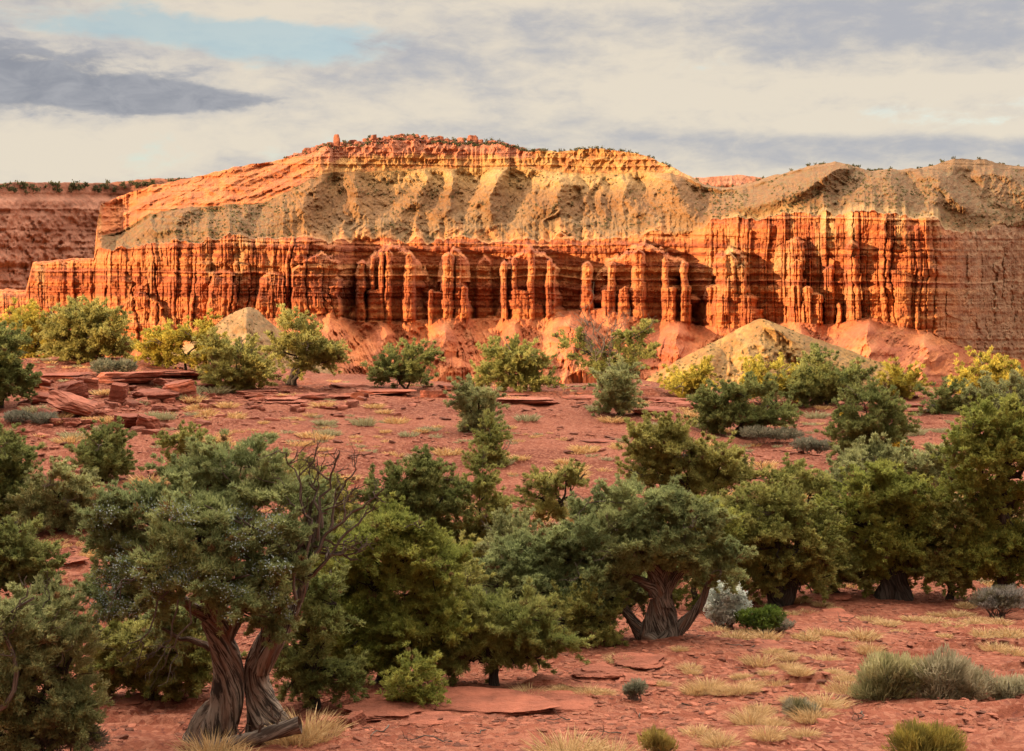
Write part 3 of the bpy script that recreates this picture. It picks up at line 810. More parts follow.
def many_rocks(name, pts, sizes, cols_, seed, mat, label, flat=.5, sub=1, kind='stuff'):
    r = np.random.default_rng(seed)
    protos = []
    for k in range(10):
        v, f = rock_shape(seed * 31 + k, (1, 1, 1), sub, 7, .7, 0, .04)
        protos.append((v, f))
    VV, FF, CC_, o = [], [], [], 0
    for k in range(10):
        idx = np.arange(k, len(pts), 10)
        if not len(idx): continue
        v, f = protos[k]
        n = len(idx); a = r.uniform(0, 6.28, n)
        s3 = sizes[idx][:, None] * np.stack([r.uniform(.7, 1.3, n), r.uniform(.6, 1.1, n), flat * r.uniform(.5, 1.4, n)], 1)
        q = v[None] * s3[:, None, :]
        x = q[..., 0] * np.cos(a)[:, None] - q[..., 1] * np.sin(a)[:, None]
        y = q[..., 0] * np.sin(a)[:, None] + q[..., 1] * np.cos(a)[:, None]
        z = q[..., 2] + x * r.normal(0, .12, n)[:, None]
        q = np.stack([x, y, z], -1) + pts[idx][:, None, :]
        VV.append(q.reshape(-1, 3)); FF.append((f[None] + (np.arange(n) * len(v))[:, None, None] + o).reshape(-1, 3)); o += n * len(v)
        CC_.append(np.repeat(cols_[idx], len(v), 0))
    me = make_mesh(name, np.concatenate(VV), [np.concatenate(FF)], np.concatenate(CC_), smooth=False, mats=[mat])
    return link(name, me, kind=kind, label=label)


# broken red rock along the rim
n = 1100
px = RNG.uniform(285, 545, n); yt = np.interp(px, MP, skyj)
lift = RNG.uniform(0, 1, n) ** 1.5
dT = np.interp(px, MP, T_D) + 4 + RNG.uniform(0, 30, n)
many_rocks('rim_rubble', unproject(px, yt + 1.5 - lift * np.interp(px, [285, 330, 400, 480, 545], [1.5, 5, 7, 5, 1]), dT), 1.0 + 5.0 * RNG.uniform(0, 1, n) ** 2.5, np.array((.30, .11, .065)) * RNG.uniform(.75, 1.15, (n, 1)), 5, M_ROCK, 'broken red rocks scattered along the mesa rim', .7)
# ------------------------------------------------------------------ vegetation
class Wood:
    """collects tapered tubes into one mesh"""
    def __init__(self):
        self.v, self.f, self.uv, self.o = [], [], [], 0

    def tube(self, path, rad, sides=7, lump=0.0, flute=0.0, twist=0.0, seed=0):
        path = np.asarray(path, float); n = len(path)
        rad = np.asarray(rad, float)
        tg = np.gradient(path, axis=0)
        tg /= np.linalg.norm(tg, axis=1)[:, None] + 1e-9
        ref = np.array((0.31, 0.9, 0.17))
        a = np.cross(tg, ref); a /= np.linalg.norm(a, axis=1)[:, None] + 1e-9
        b = np.cross(tg, a)
        ln = np.concatenate([[0], np.cumsum(np.linalg.norm(np.diff(path, axis=0), axis=1))])
        th = np.linspace(0, 2 * math.pi, sides + 1)
        T, L = np.meshgrid(th, ln)
        R = rad[:, None] * np.ones_like(T)
        if flute:
            ph = T + twist * L
            R = R * (1 + flute * (np.abs(np.sin(ph * 2.5 + seed)) ** .8 - .55 + .45 * np.sin(ph * 4 + 1.3 * seed) + .25 * np.sin(ph * 9 + seed)))
        if lump:
            R = R * (1 + lump * 2 * (fbm(np.cos(T) * 1.3 + seed, np.sin(T) * 1.3 + L * 3.0, 3, seed % 50) - .5))
        P = path[:, None, :] + R[..., None] * (np.cos(T)[..., None] * a[:, None, :] + np.sin(T)[..., None] * b[:, None, :])
        self.v.append(P.reshape(-1, 3))
        self.uv.append(np.stack([T / (2 * math.pi) + .37 * seed + twist * L * .16, L], -1).reshape(-1, 2))
        self.f.append(grid_faces(n, sides + 1) + self.o)
        self.o += P.shape[0] * P.shape[1]

    def mesh(self, name, mat):
        return make_mesh(name, np.concatenate(self.v), [np.concatenate(self.f)], None, np.concatenate(self.uv), True, [mat])


def limb_path(r, a, b, n=7, wob=.12, sag=0.0):
    a, b = np.asarray(a, float), np.asarray(b, float)
    t_ = np.linspace(0, 1, n)[:, None]
    L = np.linalg.norm(b - a)
    p_ = a + (b - a) * t_
    k = r.normal(size=(n, 3)) * wob * L
    k = (k + np.roll(k, 1, 0)) * .5 * np.sin(t_ * math.pi)
    p_ = p_ + k
    p_[:, 2] += -sag * L * np.sin(t_[:, 0] * math.pi)
    return p_


def sprays(r, cen, nrm, crad, count, ln, wd, cols_, up=.35, droop=0.0):
    """leaf sprays: narrow rhombs filling small clumps. cen (K,3), nrm (K,3) outward"""
    K = len(cen)
    k = np.repeat(np.arange(K), count)
    n = len(k)
    off = r.normal(size=(n, 3)); off /= np.linalg.norm(off, axis=1)[:, None]
    off *= (r.uniform(0, 1, n) ** .5 * r.uniform(.75, 1.5, n))[:, None]
    base = cen[k] + off * crad[k][:, None] * np.array((1, 1, .78))
    dr = off * .9 + nrm[k] * .7 + np.array((0, 0, up - droop)) + r.normal(size=(n, 3)) * .45
    dr /= np.linalg.norm(dr, axis=1)[:, None]
    sd = np.cross(dr, r.normal(size=(n, 3))); sd /= np.linalg.norm(sd, axis=1)[:, None] + 1e-9
    L = ln * r.uniform(.55, 1.35, n)[:, None]; W = wd * r.uniform(.6, 1.35, n)[:, None]
    v = np.stack([base - dr * L * .5, base + sd * W * .5, base + dr * L * .5, base - sd * W * .5], 1)
    c = cols_[k] * r.uniform(.85, 1.4, (n, 1))
    return v.reshape(-1, 3), np.repeat(c, 4, 0)


GREEN = dict(juniper=((0.198, 0.206, 0.056), (0.336, 0.313, 0.096)), dark=((0.151, 0.171, 0.053), (0.251, 0.257, 0.084)), grey=((0.230, 0.240, 0.100), (0.355, 0.348, 0.151)), pinyon=((0.178, 0.199, 0.055), (0.310, 0.306, 0.095)),
             yellow=((0.30, 0.255, 0.045), (0.48, 0.39, 0.07)), olive=((0.238, 0.222, 0.066), (0.382, 0.341, 0.103)), bright=((0.198, 0.220, 0.050), (0.355, 0.348, 0.085)), bluish=((0.185, 0.215, 0.087), (0.310, 0.327, 0.132)))  # yellow: lit copy for ridge trees, low sun put into the leaf colour


def crown_mesh(name, r, lobes, d, kind, dens=1.0, px=1.0, gap=.0, hollow=.45, lnk=1.0):
    """lobes: list of (centre, radii (3)) in metres. Clumps sit in the shell of every lobe, uneven in depth and size"""
    c0, c1 = np.array(GREEN[kind][0]), np.array(GREEN[kind][1])
    s = d / F
    cr = max(.075, 4.3 * s) * (1.0 if kind != 'pinyon' else 1.1)      # clump radius
    cen, nrm, tips = [], [], []
    for (c, rad) in lobes:
        rad = np.asarray(rad); rm = rad.mean()
        ns = int(np.clip(rm / (cr * 2.6) * 7.5, 5, 20))
        us = r.normal(size=(ns, 3)); us[:, 2] += .25; us /= np.linalg.norm(us, axis=1)[:, None]
        for u0 in us:
            sc_ = c + u0 * rad * r.uniform(.42, .86)
            sr = rm * r.uniform(.24, .46) * np.array((1.1, 1.0, .72))
            area = 4 * math.pi * sr[0] * sr[2]
            K = int(max(4, dens * .80 * area / (cr * cr * 2.2)))
            u = r.normal(size=(K, 3)); u[:, 2] += .35; u /= np.linalg.norm(u, axis=1)[:, None]
            q = hollow + (1 - hollow) * r.uniform(0, 1, K) ** .6
            bump = .70 + .62 * fbm(u[:, 0] * 2.3 + r.uniform(0, 50), u[:, 1] * 2.3 + u[:, 2] * 1.6, 2, int(r.integers(99)))
            keep = ~((u[:, 2] < -.3) & (r.uniform(0, 1, K) < .6)) & (r.uniform(0, 1, K) > gap)
            u, q, bump = u[keep], q[keep], bump[keep]
            cen.append(sc_ + u * sr * (q * bump)[:, None]); nrm.append((u + u0) * .6); tips.append(q)
            for sh in range(int(r.integers(1, 4))):        # shoots that stick out of the outline
                dv = u0 + r.normal(size=3) * .6 + np.array((0, 0, .35)); dv /= np.linalg.norm(dv)
                ks = np.arange(4)[:, None]
                cen.append(sc_ + dv * sr * .8 + dv * ks * cr * r.uniform(.7, 1.15) + r.normal(size=(4, 3)) * cr * .2)
                nrm.append(np.repeat(dv[None] * 1.6, 4, 0)); tips.append(np.full(4, 1.6))
    cen, nrm, tips = np.concatenate(cen), np.concatenate(nrm), np.concatenate(tips)
    crad = cr * r.uniform(.55, 1.35, len(cen)) * np.where(tips > 1.5, .55, 1.0)
    nrm /= np.linalg.norm(nrm, axis=1)[:, None] + 1e-9
    f = fbm(cen[:, 0] * 2.3, cen[:, 2] * 2.3 + cen[:, 1], 2, int(r.integers(99)))
    col_ = c0 + (c1 - c0) * np.clip(sstep(.3, .7, f) * .75 + r.uniform(-.25, .4, len(cen)), 0, 1)[:, None]
    brown = r.uniform(0, 1, len(cen)) < .02
    col_[brown] = np.array((.16, .095, .04))
    ln, wd = (max(.070, 3.6 * s), max(.015, 1.05 * s)) if kind != 'pinyon' else (max(.085, 4.2 * s), max(.012, .9 * s))
    ln *= lnk
    cnt = int(np.clip(1.15 * (crad.mean() ** 2 * math.pi * 2.2) / (ln * wd * .5), 16, 64))
    v, c = sprays(r, cen, nrm, crad, cnt, ln, wd, col_)
    n = len(v) // 4
    return make_mesh(name, v, [np.arange(n * 4).reshape(n, 4)], c, None, False, [M_FOLI]), cen, nrm


TREE_N = [0]


def tree(name, label, base, lobes, kind='juniper', cat='tree', group=None, trunk=(.09, .5), dens=.92, bark=None, gap=0.07, bare=3, stems=1, hollow=.45, seed=None, limbs=True, dy=0.0, lnk=1.0, skirt=True):
    """base (px, py) on the ground; lobes in picture pixels (px, py, rx, ry[, depth offset m]) carried to the tree's own distance"""
    TREE_N[0] += 1
    r = np.random.default_rng(1000 + (seed or TREE_N[0] * 13))
    B = hit(*base)
    if dy:
        B[1] += dy; B[0] *= (B[1] / (B[1] - dy)); B[2] = float(ground_z(B[0], B[1]))
    d = B[1]; s = d / F
    root = bpy.data.objects.new(name, None)
    SC.collection.objects.link(root)
    root.location = B
    tag(root, label, cat, group)
    L3 = []
    if skirt:
        x0, x1 = min(l[0] - l[2] for l in lobes), max(l[0] + l[2] for l in lobes)
        hh = base[1] - min(l[1] - l[3] for l in lobes)
        wd_ = x1 - x0
        lobes = list(lobes) + [(base[0] - wd_ * .2, base[1] - hh * .20, wd_ * .22, hh * .17), (base[0] + wd_ * .2, base[1] - hh * .22, wd_ * .22, hh * .17)]
    for l in lobes:
        px, py, rx, ry = l[:4]
        off = l[4] if len(l) > 4 else r.uniform(-.35, .35) * rx * s
        c = unproject(px, py, d + off) - B
        rad = np.array((rx, rx * .5 + ry * .4, ry)) * s * 1.12
        c[2] = max(c[2], rad[2] * .55)
        L3.append((c, rad))
    me, cen, nrm = crown_mesh('crown', r, L3, d, kind, dens, gap=gap, hollow=hollow, lnk=lnk)
    link('crown', me, root)
    W = Wood()
    r0, hf = trunk
    top = np.mean([l[0] for l in L3], 0)
    hgt = max(l[0][2] + l[1][2] for l in L3)
    for k in range(stems):
        b0 = np.array((r.normal() * r0 * .9, r.normal() * r0 * .6, -.12)) if stems > 1 else np.array((0, 0, -.12))
        jn = np.array((top[0] * .45 + r.normal() * .1 * hgt * (stems > 1), top[1] * .45, hf * hgt * .62))
        n = 9
        pth = limb_path(r, b0, jn, n, .05)
        W.tube(pth, r0 * .72 * np.linspace(1.25, .72, n) * (1 + .4 * np.linspace(1, 0, n) ** 5), 10, .16, .10, 2.0, int(r.integers(90)))
        if not limbs: continue
        for (c, rad) in L3[k::stems]:
            e = c + rad * np.array((r.uniform(-.3, .3), r.uniform(-.3, .3), .1))
            pth = limb_path(r, jn, e, 8, .09)
            rr = np.clip(r0 * .5 * (np.linalg.norm(rad) / (hgt * .5)) ** .5, .02, r0 * .7)
            W.tube(pth, rr * np.linspace(1, .3, 8), 6, .15, 0, 0, int(r.integers(90)))
            for q in range(5):
                u = r.normal(size=3); u /= np.linalg.norm(u)
                st = pth[r.integers(4, 8)]
                W.tube(limb_path(r, st, c + u * rad * .82, 5, .1), rr * .34 * np.linspace(1, .3, 5), 4)
    link('trunk', W.mesh('trunk', bark or M_BARKD), root)
    if bare:
        for q in range(bare):
            D_ = Wood()
            c, rad = L3[q % len(L3)]
            u = r.normal(size=3); u[2] = abs(u[2]) * .7; u /= np.linalg.norm(u)
            twig(D_, r, c + u * rad * .35, c + u * rad * r.uniform(1.0, 1.25), max(.010, .8 * s), 2)
            link('dead_branch', D_.mesh('dead_branch', M_DEAD), root)
    return root, L3, (cen, nrm)


def twig(W, r, a, b, rad, depth, wob=.14):
    """a bare branch that forks"""
    pth = limb_path(r, a, b, 6, wob)
    W.tube(pth, rad * np.linspace(1, .45, 6), 5 if rad > .02 else 4)
    if depth > 0:
        L = np.linalg.norm(np.asarray(b) - np.asarray(a))
        dr = (np.asarray(b) - np.asarray(a)) / (L + 1e-9)
        for q in range(3 if depth > 1 else 2):
            st = pth[r.integers(2, 6)]
            dv = dr + r.normal(size=3) * .65; dv[2] += .15; dv /= np.linalg.norm(dv)
            twig(W, r, st, st + dv * L * r.uniform(.4, .7), rad * .55, depth - 1, wob)


# ---- trees on the ridge, their tops in the last sun
RG = 'trees along the ridge'
tree('juniper_tree', 'dark shaded juniper standing half out of view at the left end of the ridge', (2, 402), [(4, 358, 24, 30), (-16, 365, 28, 34), (12, 385, 18, 16)], 'dark', group=RG)
tree('juniper_tree', 'sunlit yellow-green juniper at the left of the big round ridge juniper', (38, 363), [(38, 332, 20, 17), (24, 322, 13, 10), (52, 340, 14, 14), (25, 348, 18, 12)], 'yellow', group=RG, gap=.05)
tree('juniper_tree', 'big round juniper on the ridge, the widest of the sunlit trees', (88, 362), [(80, 328, 27, 22), (104, 338, 22, 20), (62, 338, 17, 15), (96, 318, 15, 13), (88, 348, 32, 12), (118, 350, 11, 10)], 'olive', group=RG)
tree('juniper_tree', 'low wide sunlit yellow-green juniper in front of the pale knoll', (186, 371), [(176, 345, 20, 16), (200, 340, 17, 16), (158, 352, 13, 10), (208, 352, 16, 12)], 'yellow', group=RG, gap=.05)
tree('juniper_tree', 'loose grey-green bush-like juniper overhanging the rock shelf', (237, 391), [(236, 358, 22, 16), (222, 370, 16, 12), (252, 372, 20, 14), (240, 382, 20, 9), (214, 350, 9, 8)], 'olive', group=RG, gap=.08)
tree('juniper_tree', 'ridge juniper with a clear dark trunk right of the pale knoll', (293, 383), [(290, 330, 17, 14), (282, 345, 14, 13), (304, 343, 17, 14), (322, 352, 19, 13), (336, 362, 14, 11), (312, 364, 14, 8)], 'olive', group=RG, trunk=(.16, .55), stems=2, skirt=False)
tree('juniper_tree', 'small open juniper with thin stems at the left of the middle of the ridge', (407, 388), [(402, 360, 18, 13), (417, 357, 12, 11), (386, 372, 13, 9), (398, 374, 15, 8)], 'dark', group=RG, gap=.15, stems=2, trunk=(.07, .5))
tree('juniper_tree', 'broad juniper, sunlit on its left, above the dark overhanging slab', (516, 390), [(497, 362, 20, 14), (513, 356, 18, 12), (528, 372, 19, 13), (543, 381, 13, 8), (488, 374, 12, 10)], 'juniper', group=RG)
G10, _, _ = tree('gnarled_juniper', 'gnarled half dead juniper with bare twigs over the middle of the ridge', (604, 389), [(575, 349, 13, 11), (632, 334, 15, 8), (594, 370, 17, 12), (634, 360, 17, 15), (612, 372, 18, 11)], 'juniper', group=RG, trunk=(.16, .7), gap=.12, stems=2, skirt=False)
D_ = Wood(); r = np.random.default_rng(77); B10 = np.array(G10.location); d10 = B10[1]
for k in range(16):
    a = unproject(602 + r.uniform(-8, 10), r.uniform(352, 366), d10) - B10
    b = unproject(r.uniform(584, 646), r.uniform(319, 345), d10 + r.uniform(-.6, .6)) - B10
    D_ = Wood()
    twig(D_, r, a, b, .035, 2, .16)
    link('dead_branch', D_.mesh('dead_branch', M_DEAD), G10)
tree('juniper_tree', 'upright grey-green juniper standing just below the gnarled ridge tree', (618, 414), [(617, 378, 16, 14), (616, 393, 19, 15), (620, 404, 15, 9)], 'grey', group=RG)
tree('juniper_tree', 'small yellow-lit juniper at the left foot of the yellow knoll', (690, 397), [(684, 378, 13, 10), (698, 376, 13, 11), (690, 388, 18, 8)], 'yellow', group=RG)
tree('juniper_tree', 'wide dark juniper in front of the yellow-lit one', (738, 432), [(722, 402, 20, 15), (748, 397, 24, 17), (774, 408, 20, 14), (740, 418, 30, 12), (712, 412, 12, 10)], 'dark', group=RG, stems=2, trunk=(.14, .5))
tree('juniper_tree', 'yellow-lit juniper behind the wide dark one', (775, 402), [(760, 377, 16, 12), (778, 374, 16, 12), (798, 386, 16, 11), (780, 392, 24, 9)], 'yellow', group=RG)
tree('juniper_tree', 'dark flat-topped juniper before the shaded side of the yellow knoll', (826, 407), [(815, 372, 20, 14), (838, 382, 22, 13), (856, 380, 14, 9), (820, 392, 30, 11), (800, 388, 12, 11)], 'dark', group=RG)
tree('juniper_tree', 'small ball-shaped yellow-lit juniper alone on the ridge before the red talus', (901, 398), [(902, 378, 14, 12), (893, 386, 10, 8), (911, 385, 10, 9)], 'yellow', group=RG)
tree('juniper_tree', 'small round dark juniper under the yellow-lit pair', (942, 415), [(941, 400, 13, 11), (945, 407, 12, 7)], 'dark', group=RG)
tree('juniper_tree', 'yellow-lit juniper near the right end of the ridge', (985, 396), [(985, 368, 17, 11), (1003, 380, 18, 11), (972, 380, 13, 11), (1018, 382, 13, 8)], 'yellow', group=RG)
tree('juniper_tree', 'dark grey-green juniper spreading below the yellow-lit one', (990, 416), [(980, 398, 20, 12), (1004, 394, 20, 12), (962, 405, 12, 9), (1022, 400, 14, 12)], 'grey', group=RG)

# ---- trees on the slope
SG = 'trees scattered on the red slope'
tree('juniper_tree', 'grey-green domed juniper in the middle of the slope', (477, 432), [(477, 396, 17, 14), (474, 412, 23, 15), (484, 420, 19, 11)], 'grey', group=SG)
tree('juniper_tree', 'small upright green juniper just below the grey-green domed one', (491, 466), [(489, 430, 11, 11), (488, 446, 15, 13), (494, 456, 16, 9)], 'juniper', group=SG)
tree('juniper_tree', 'round dark juniper below the broken boulders', (104, 481), [(104, 446, 20, 18), (100, 462, 27, 17), (112, 468, 22, 12)], 'dark', group=SG)
tree('juniper_tree', 'little round juniper behind the berry-laden old juniper', (188, 476), [(185, 444, 17, 12), (192, 456, 20, 14)], 'juniper', group=SG)
tree('juniper_tree', 'tall rounded juniper at the left border behind the low grey bush', (2, 528), [(2, 462, 26, 28), (18, 482, 20, 26), (0, 500, 32, 26), (-22, 470, 26, 30)], 'dark', group=SG)
tree('juniper_tree', 'low spreading grey-green juniper below the round dark one', (60, 531), [(60, 486, 26, 18), (44, 502, 24, 18), (80, 502, 24, 20), (62, 515, 34, 14)], 'grey', group=SG)
tree('juniper_tree', 'tall juniper with yellow blossom beside it below the ridge', (872, 462), [(866, 404, 22, 14), (884, 418, 20, 16), (858, 426, 20, 18), (880, 438, 26, 14), (846, 440, 14, 12)], 'dark', group=SG, gap=.05)
tree('juniper_tree', 'tall loose juniper rising behind the twisted juniper', (690, 560), [(640, 438, 16, 12), (664, 446, 26, 22), (690, 456, 24, 20), (722, 462, 24, 17), (742, 478, 20, 14), (652, 472, 28, 20), (700, 485, 36, 24), (640, 458, 18, 14)], 'olive', group=SG, gap=.12, trunk=(.16, .6), stems=2, bare=6)
tree('juniper_tree', 'open thin-crowned juniper with a leaning bare stem in the middle of the slope', (566, 546), [(548, 482, 18, 13), (540, 500, 16, 16), (575, 482, 9, 9), (548, 518, 18, 14), (566, 474, 10, 6)], 'olive', group=SG, gap=.12, trunk=(.12, .95), skirt=False)
tree('juniper_tree', 'dense dark juniper left of the pointed one on the slope', (418, 566), [(418, 480, 26, 18), (398, 494, 24, 20), (436, 500, 26, 24), (410, 520, 34, 22), (372, 494, 14, 18), (424, 540, 30, 18)], 'dark', group=SG)
tree('juniper_tree', 'pointed dark green juniper right of the dense dark one', (482, 562), [(482, 472, 10, 14), (480, 492, 17, 18), (484, 514, 22, 20), (484, 536, 24, 18)], 'juniper', group=SG)
tree('juniper_tree', 'dark juniper with exposed black trunk at the right of the silvery shrub', (783, 600), [(760, 512, 30, 22), (790, 520, 30, 26), (768, 546, 38, 26), (806, 552, 28, 26), (740, 535, 22, 24), (782, 574, 30, 14), (820, 530, 18, 18)], 'juniper', group=SG, trunk=(.22, .5), stems=2)
tree('juniper_tree', 'largest round juniper on the right with a dark trunk under its skirt', (897, 588), [(884, 492, 36, 26), (850, 518, 30, 24), (918, 512, 34, 26), (880, 540, 48, 26), (846, 556, 32, 18), (930, 546, 32, 22), (906, 566, 30, 12), (862, 574, 22, 10)], 'bright', group=SG, trunk=(.24, .45), stems=2)
tree('juniper_tree', 'grey-brown juniper rising behind the largest round juniper', (862, 540), [(862, 470, 30, 22), (890, 466, 26, 20), (918, 474, 26, 20), (838, 486, 22, 18), (940, 470, 22, 20)], 'grey', group=SG, gap=.08, bare=5)
tree('juniper_tree', 'tall juniper at the right border with a leafless lower trunk', (1000, 592), [(985, 430, 26, 22), (1012, 424, 24, 22), (968, 452, 22, 18), (1000, 460, 36, 22), (1026, 466, 26, 30), (974, 492, 28, 20), (1008, 505, 34, 22), (976, 534, 30, 20), (1018, 546, 30, 24), (985, 566, 34, 14)], 'bright', group=SG, gap=.10, trunk=(.22, .8))
tree('juniper_tree', 'short round juniper between the loose tall one and the black-trunked one', (800, 560), [(790, 480, 22, 14), (812, 494, 20, 16), (780, 498, 22, 14)], 'juniper', group=SG)

# ---- the near trees
NG = 'junipers and pinyons in the near thicket'
tree('juniper_tree', 'dark low juniper at the left border above the bare curved branch', (22, 598), [(24, 545, 26, 20), (0, 555, 32, 26), (40, 568, 20, 16), (14, 580, 34, 14)], 'dark', group=NG)
tree('juniper_tree', 'broad bright-topped juniper between the dead snag and the needle pine', (392, 676), [(402, 540, 40, 28), (360, 556, 36, 30), (436, 566, 34, 30), (388, 590, 60, 36), (350, 610, 40, 40), (430, 625, 44, 36), (360, 645, 38, 26), (330, 640, 26, 36), (400, 650, 40, 18)], 'bright', group=NG, trunk=(.16, .4), stems=3, gap=.04)
tree('juniper_tree', 'grey-green spreading juniper in the centre of the thicket', (560, 636), [(520, 560, 32, 24), (556, 556, 34, 24), (590, 562, 32, 26), (540, 590, 46, 24), (598, 592, 34, 22), (500, 586, 28, 22)], 'bluish', group=NG, trunk=(.14, .4), stems=2, bare=8)
tree('pinyon_pine', 'low dense needle pine overhanging the bedrock step', (494, 676), [(468, 624, 32, 20), (520, 620, 34, 20), (496, 612, 32, 16), (442, 640, 22, 18), (548, 640, 24, 18), (494, 646, 52, 20)], 'pinyon', cat='tree', group=NG, trunk=(.10, .4))
tree('juniper_sapling', 'small bright green juniper sapling growing on the bedrock step', (412, 708), [(412, 672, 16, 15), (408, 688, 22, 15), (420, 696, 18, 10)], 'bright', cat='small tree', trunk=(.03, .5))
tree('pinyon_pine', 'grey-green needle pine at the bottom left border', (38, 758), [(40, 622, 40, 34), (0, 640, 46, 46), (62, 660, 36, 34), (20, 690, 56, 40), (64, 706, 30, 24), (10, 735, 50, 22)], 'grey', cat='tree', group=NG, trunk=(.10, .5), gap=.06, bare=6)
D_ = Wood(); r = np.random.default_rng(5)
root = [o for o in SC.objects if o.name.startswith('pinyon_pine')][-1]
B_ = np.array(root.location); d_ = B_[1]
pp = np.array([(-6, 712), (6, 705), (14, 690), (17, 672), (14, 655), (7, 640), (0, 628), (4, 618), (20, 606), (34, 598)])
pts = np.array([unproject(a, b, d_ - .55) - B_ for a, b in pp])
D_.tube(pts, np.linspace(.036, .012, len(pts)), 8, .1)
for k in range(5):
    twig(D_, r, pts[4 + k % 5], pts[4 + k % 5] + r.normal(size=3) * .18 + np.array((.12, -.05, .12)), .012, 1)
link('dead_branch', D_.mesh('dead_branch', M_DEAD), root, label='bare curved branch without needles')

tree('juniper_tree', 'low dark juniper behind the old twin trunks on their left', (150, 700), [(150, 640, 44, 28), (116, 655, 30, 24), (190, 645, 44, 34), (160, 670, 44, 20), (206, 670, 26, 20)], 'juniper', group=NG, gap=.04)
tree('juniper_tree', 'dark juniper filling the shade behind the old twin trunks on their right', (316, 706), [(306, 640, 28, 34), (330, 606, 24, 28), (290, 600, 24, 24), (310, 675, 34, 20)], 'dark', group=NG)
tree('juniper_tree', 'grey-green juniper standing behind the leafless branches of the old juniper', (336, 600), [(322, 500, 28, 22), (296, 480, 24, 16), (340, 530, 26, 26), (320, 556, 34, 24)], 'olive', group=NG, gap=.06)
tree('juniper_tree', 'mid green juniper squeezed between the twisted one and the black-trunked one', (742, 590), [(736, 506, 24, 18), (752, 520, 22, 22), (738, 545, 24, 22)], 'juniper', group=NG)
tree('juniper_tree', 'dull grey-green juniper behind the centre of the thicket', (596, 590), [(590, 520, 24, 16), (612, 515, 20, 16), (598, 545, 34, 20), (566, 545, 22, 18)], 'bluish', group=NG, gap=.06)
tree('juniper_tree', 'loose juniper with bare twigs between the pointed one and the needle pine', (486, 616), [(476, 560, 20, 18), (500, 556, 18, 16), (484, 585, 30, 18), (456, 575, 18, 18)], 'olive', group=NG, gap=.1, bare=6)
tree('juniper_tree', 'low juniper filling the gap right of the black-trunked juniper', (836, 592), [(826, 560, 22, 18), (842, 566, 18, 16)], 'juniper', group=NG)

tree('juniper_tree', 'rounded juniper above the left end of the needle pine', (450, 650), [(452, 585, 26, 26), (438, 610, 26, 24), (464, 618, 22, 22)], 'juniper', group=NG)
tree('juniper_tree', 'grey-green juniper between the pointed one and the spreading centre one', (520, 620), [(512, 540, 24, 20), (534, 560, 26, 22), (505, 575, 24, 20)], 'grey', group=NG)
tree('juniper_tree', 'low juniper at the right end of the needle pine', (584, 644), [(582, 612, 28, 20), (566, 624, 26, 14), (606, 618, 18, 16)], 'juniper', group=NG)
tree('juniper_tree', 'dark juniper under the leafless branches of the old juniper', (352, 606), [(348, 560, 22, 22), (366, 532, 22, 20), (340, 580, 24, 18)], 'dark', group=NG)
tree('juniper_tree', 'green juniper directly behind the twisted one', (694, 606), [(694, 522, 30, 22), (716, 542, 26, 22), (680, 552, 30, 22)], 'bright', group=NG)
tree('juniper_tree', 'bushy juniper at the left foot of the tall one at the right border', (950, 592), [(945, 520, 22, 24), (955, 552, 22, 24), (940, 568, 20, 16)], 'juniper', group=NG)

# ---- the twisted juniper in the middle
R35, L35, _ = tree('juniper_tree', 'twisted juniper with spreading gnarled trunk beside the silvery shrub', (655, 640), [(640, 502, 40, 20), (682, 522, 34, 20), (612, 540, 36, 28), (650, 552, 44, 26), (706, 548, 34, 22), (728, 568, 18, 20), (600, 578, 34, 28), (636, 590, 30, 14, .6), (586, 606, 26, 24), (690, 575, 26, 12, .5)], 'bluish', group=NG, trunk=(.05, .3), stems=1, limbs=False, bare=10, skirt=False)
for ch in list(R35.children):
    if ch.name.startswith('trunk'): bpy.data.objects.remove(ch)
W = Wood(); r = np.random.default_rng(35); B_ = np.array(R35.location); d_ = B_[1]
def PXP(lst, dd=0.0):
    return np.array([unproject(a, b, d_ + dd + (q[0] if q else 0)) - B_ for a, b, *q in lst])
def smooth_path(p_, n=22):
    p_ = np.asarray(p_); k = np.linspace(0, len(p_) - 1, n)
    out = np.stack([np.interp(k, np.arange(len(p_)), p_[:, i]) for i in range(3)], 1)
    for _ in range(3):
        out[1:-1] = (out[:-2] + 2 * out[1:-1] + out[2:]) / 4
    return out
for lst, r_a, r_b in (([(660, 642), (658, 625), (660, 605), (662, 585), (656, 568), (648, 555)], .17, .09), ([(648, 643), (640, 632), (632, 620), (622, 605), (612, 592)], .13, .05), ([(668, 640), (678, 630), (690, 618), (701, 604), (707, 588), (710, 578)], .12, .04),
                      ([(662, 600), (666, 588), (678, 574), (694, 564), (708, 555)], .12, .04), ([(656, 590), (640, 580), (626, 575), (606, 570)], .09, .03), ([(655, 575), (645, 560), (636, 545)], .09, .04), ([(662, 580), (676, 560), (684, 535)], .08, .03),
                      ([(664, 641, -.2), (672, 634, -.15), (672, 615, 0), (668, 600, .05)], .13, .08), ([(652, 642, -.2), (645, 636, -.1), (650, 618, 0), (655, 600, .05)], .13, .08)):
    p_ = smooth_path(PXP(lst))
    p_[0, 2] -= .1
    W.tube(p_, np.linspace(r_a, r_b, len(p_)) * (1 + .35 * np.linspace(1, 0, len(p_)) ** 4), 14, .15, .16, 3.0, int(r.integers(90)))
link('trunk', W.mesh('trunk', M_BARK), R35)

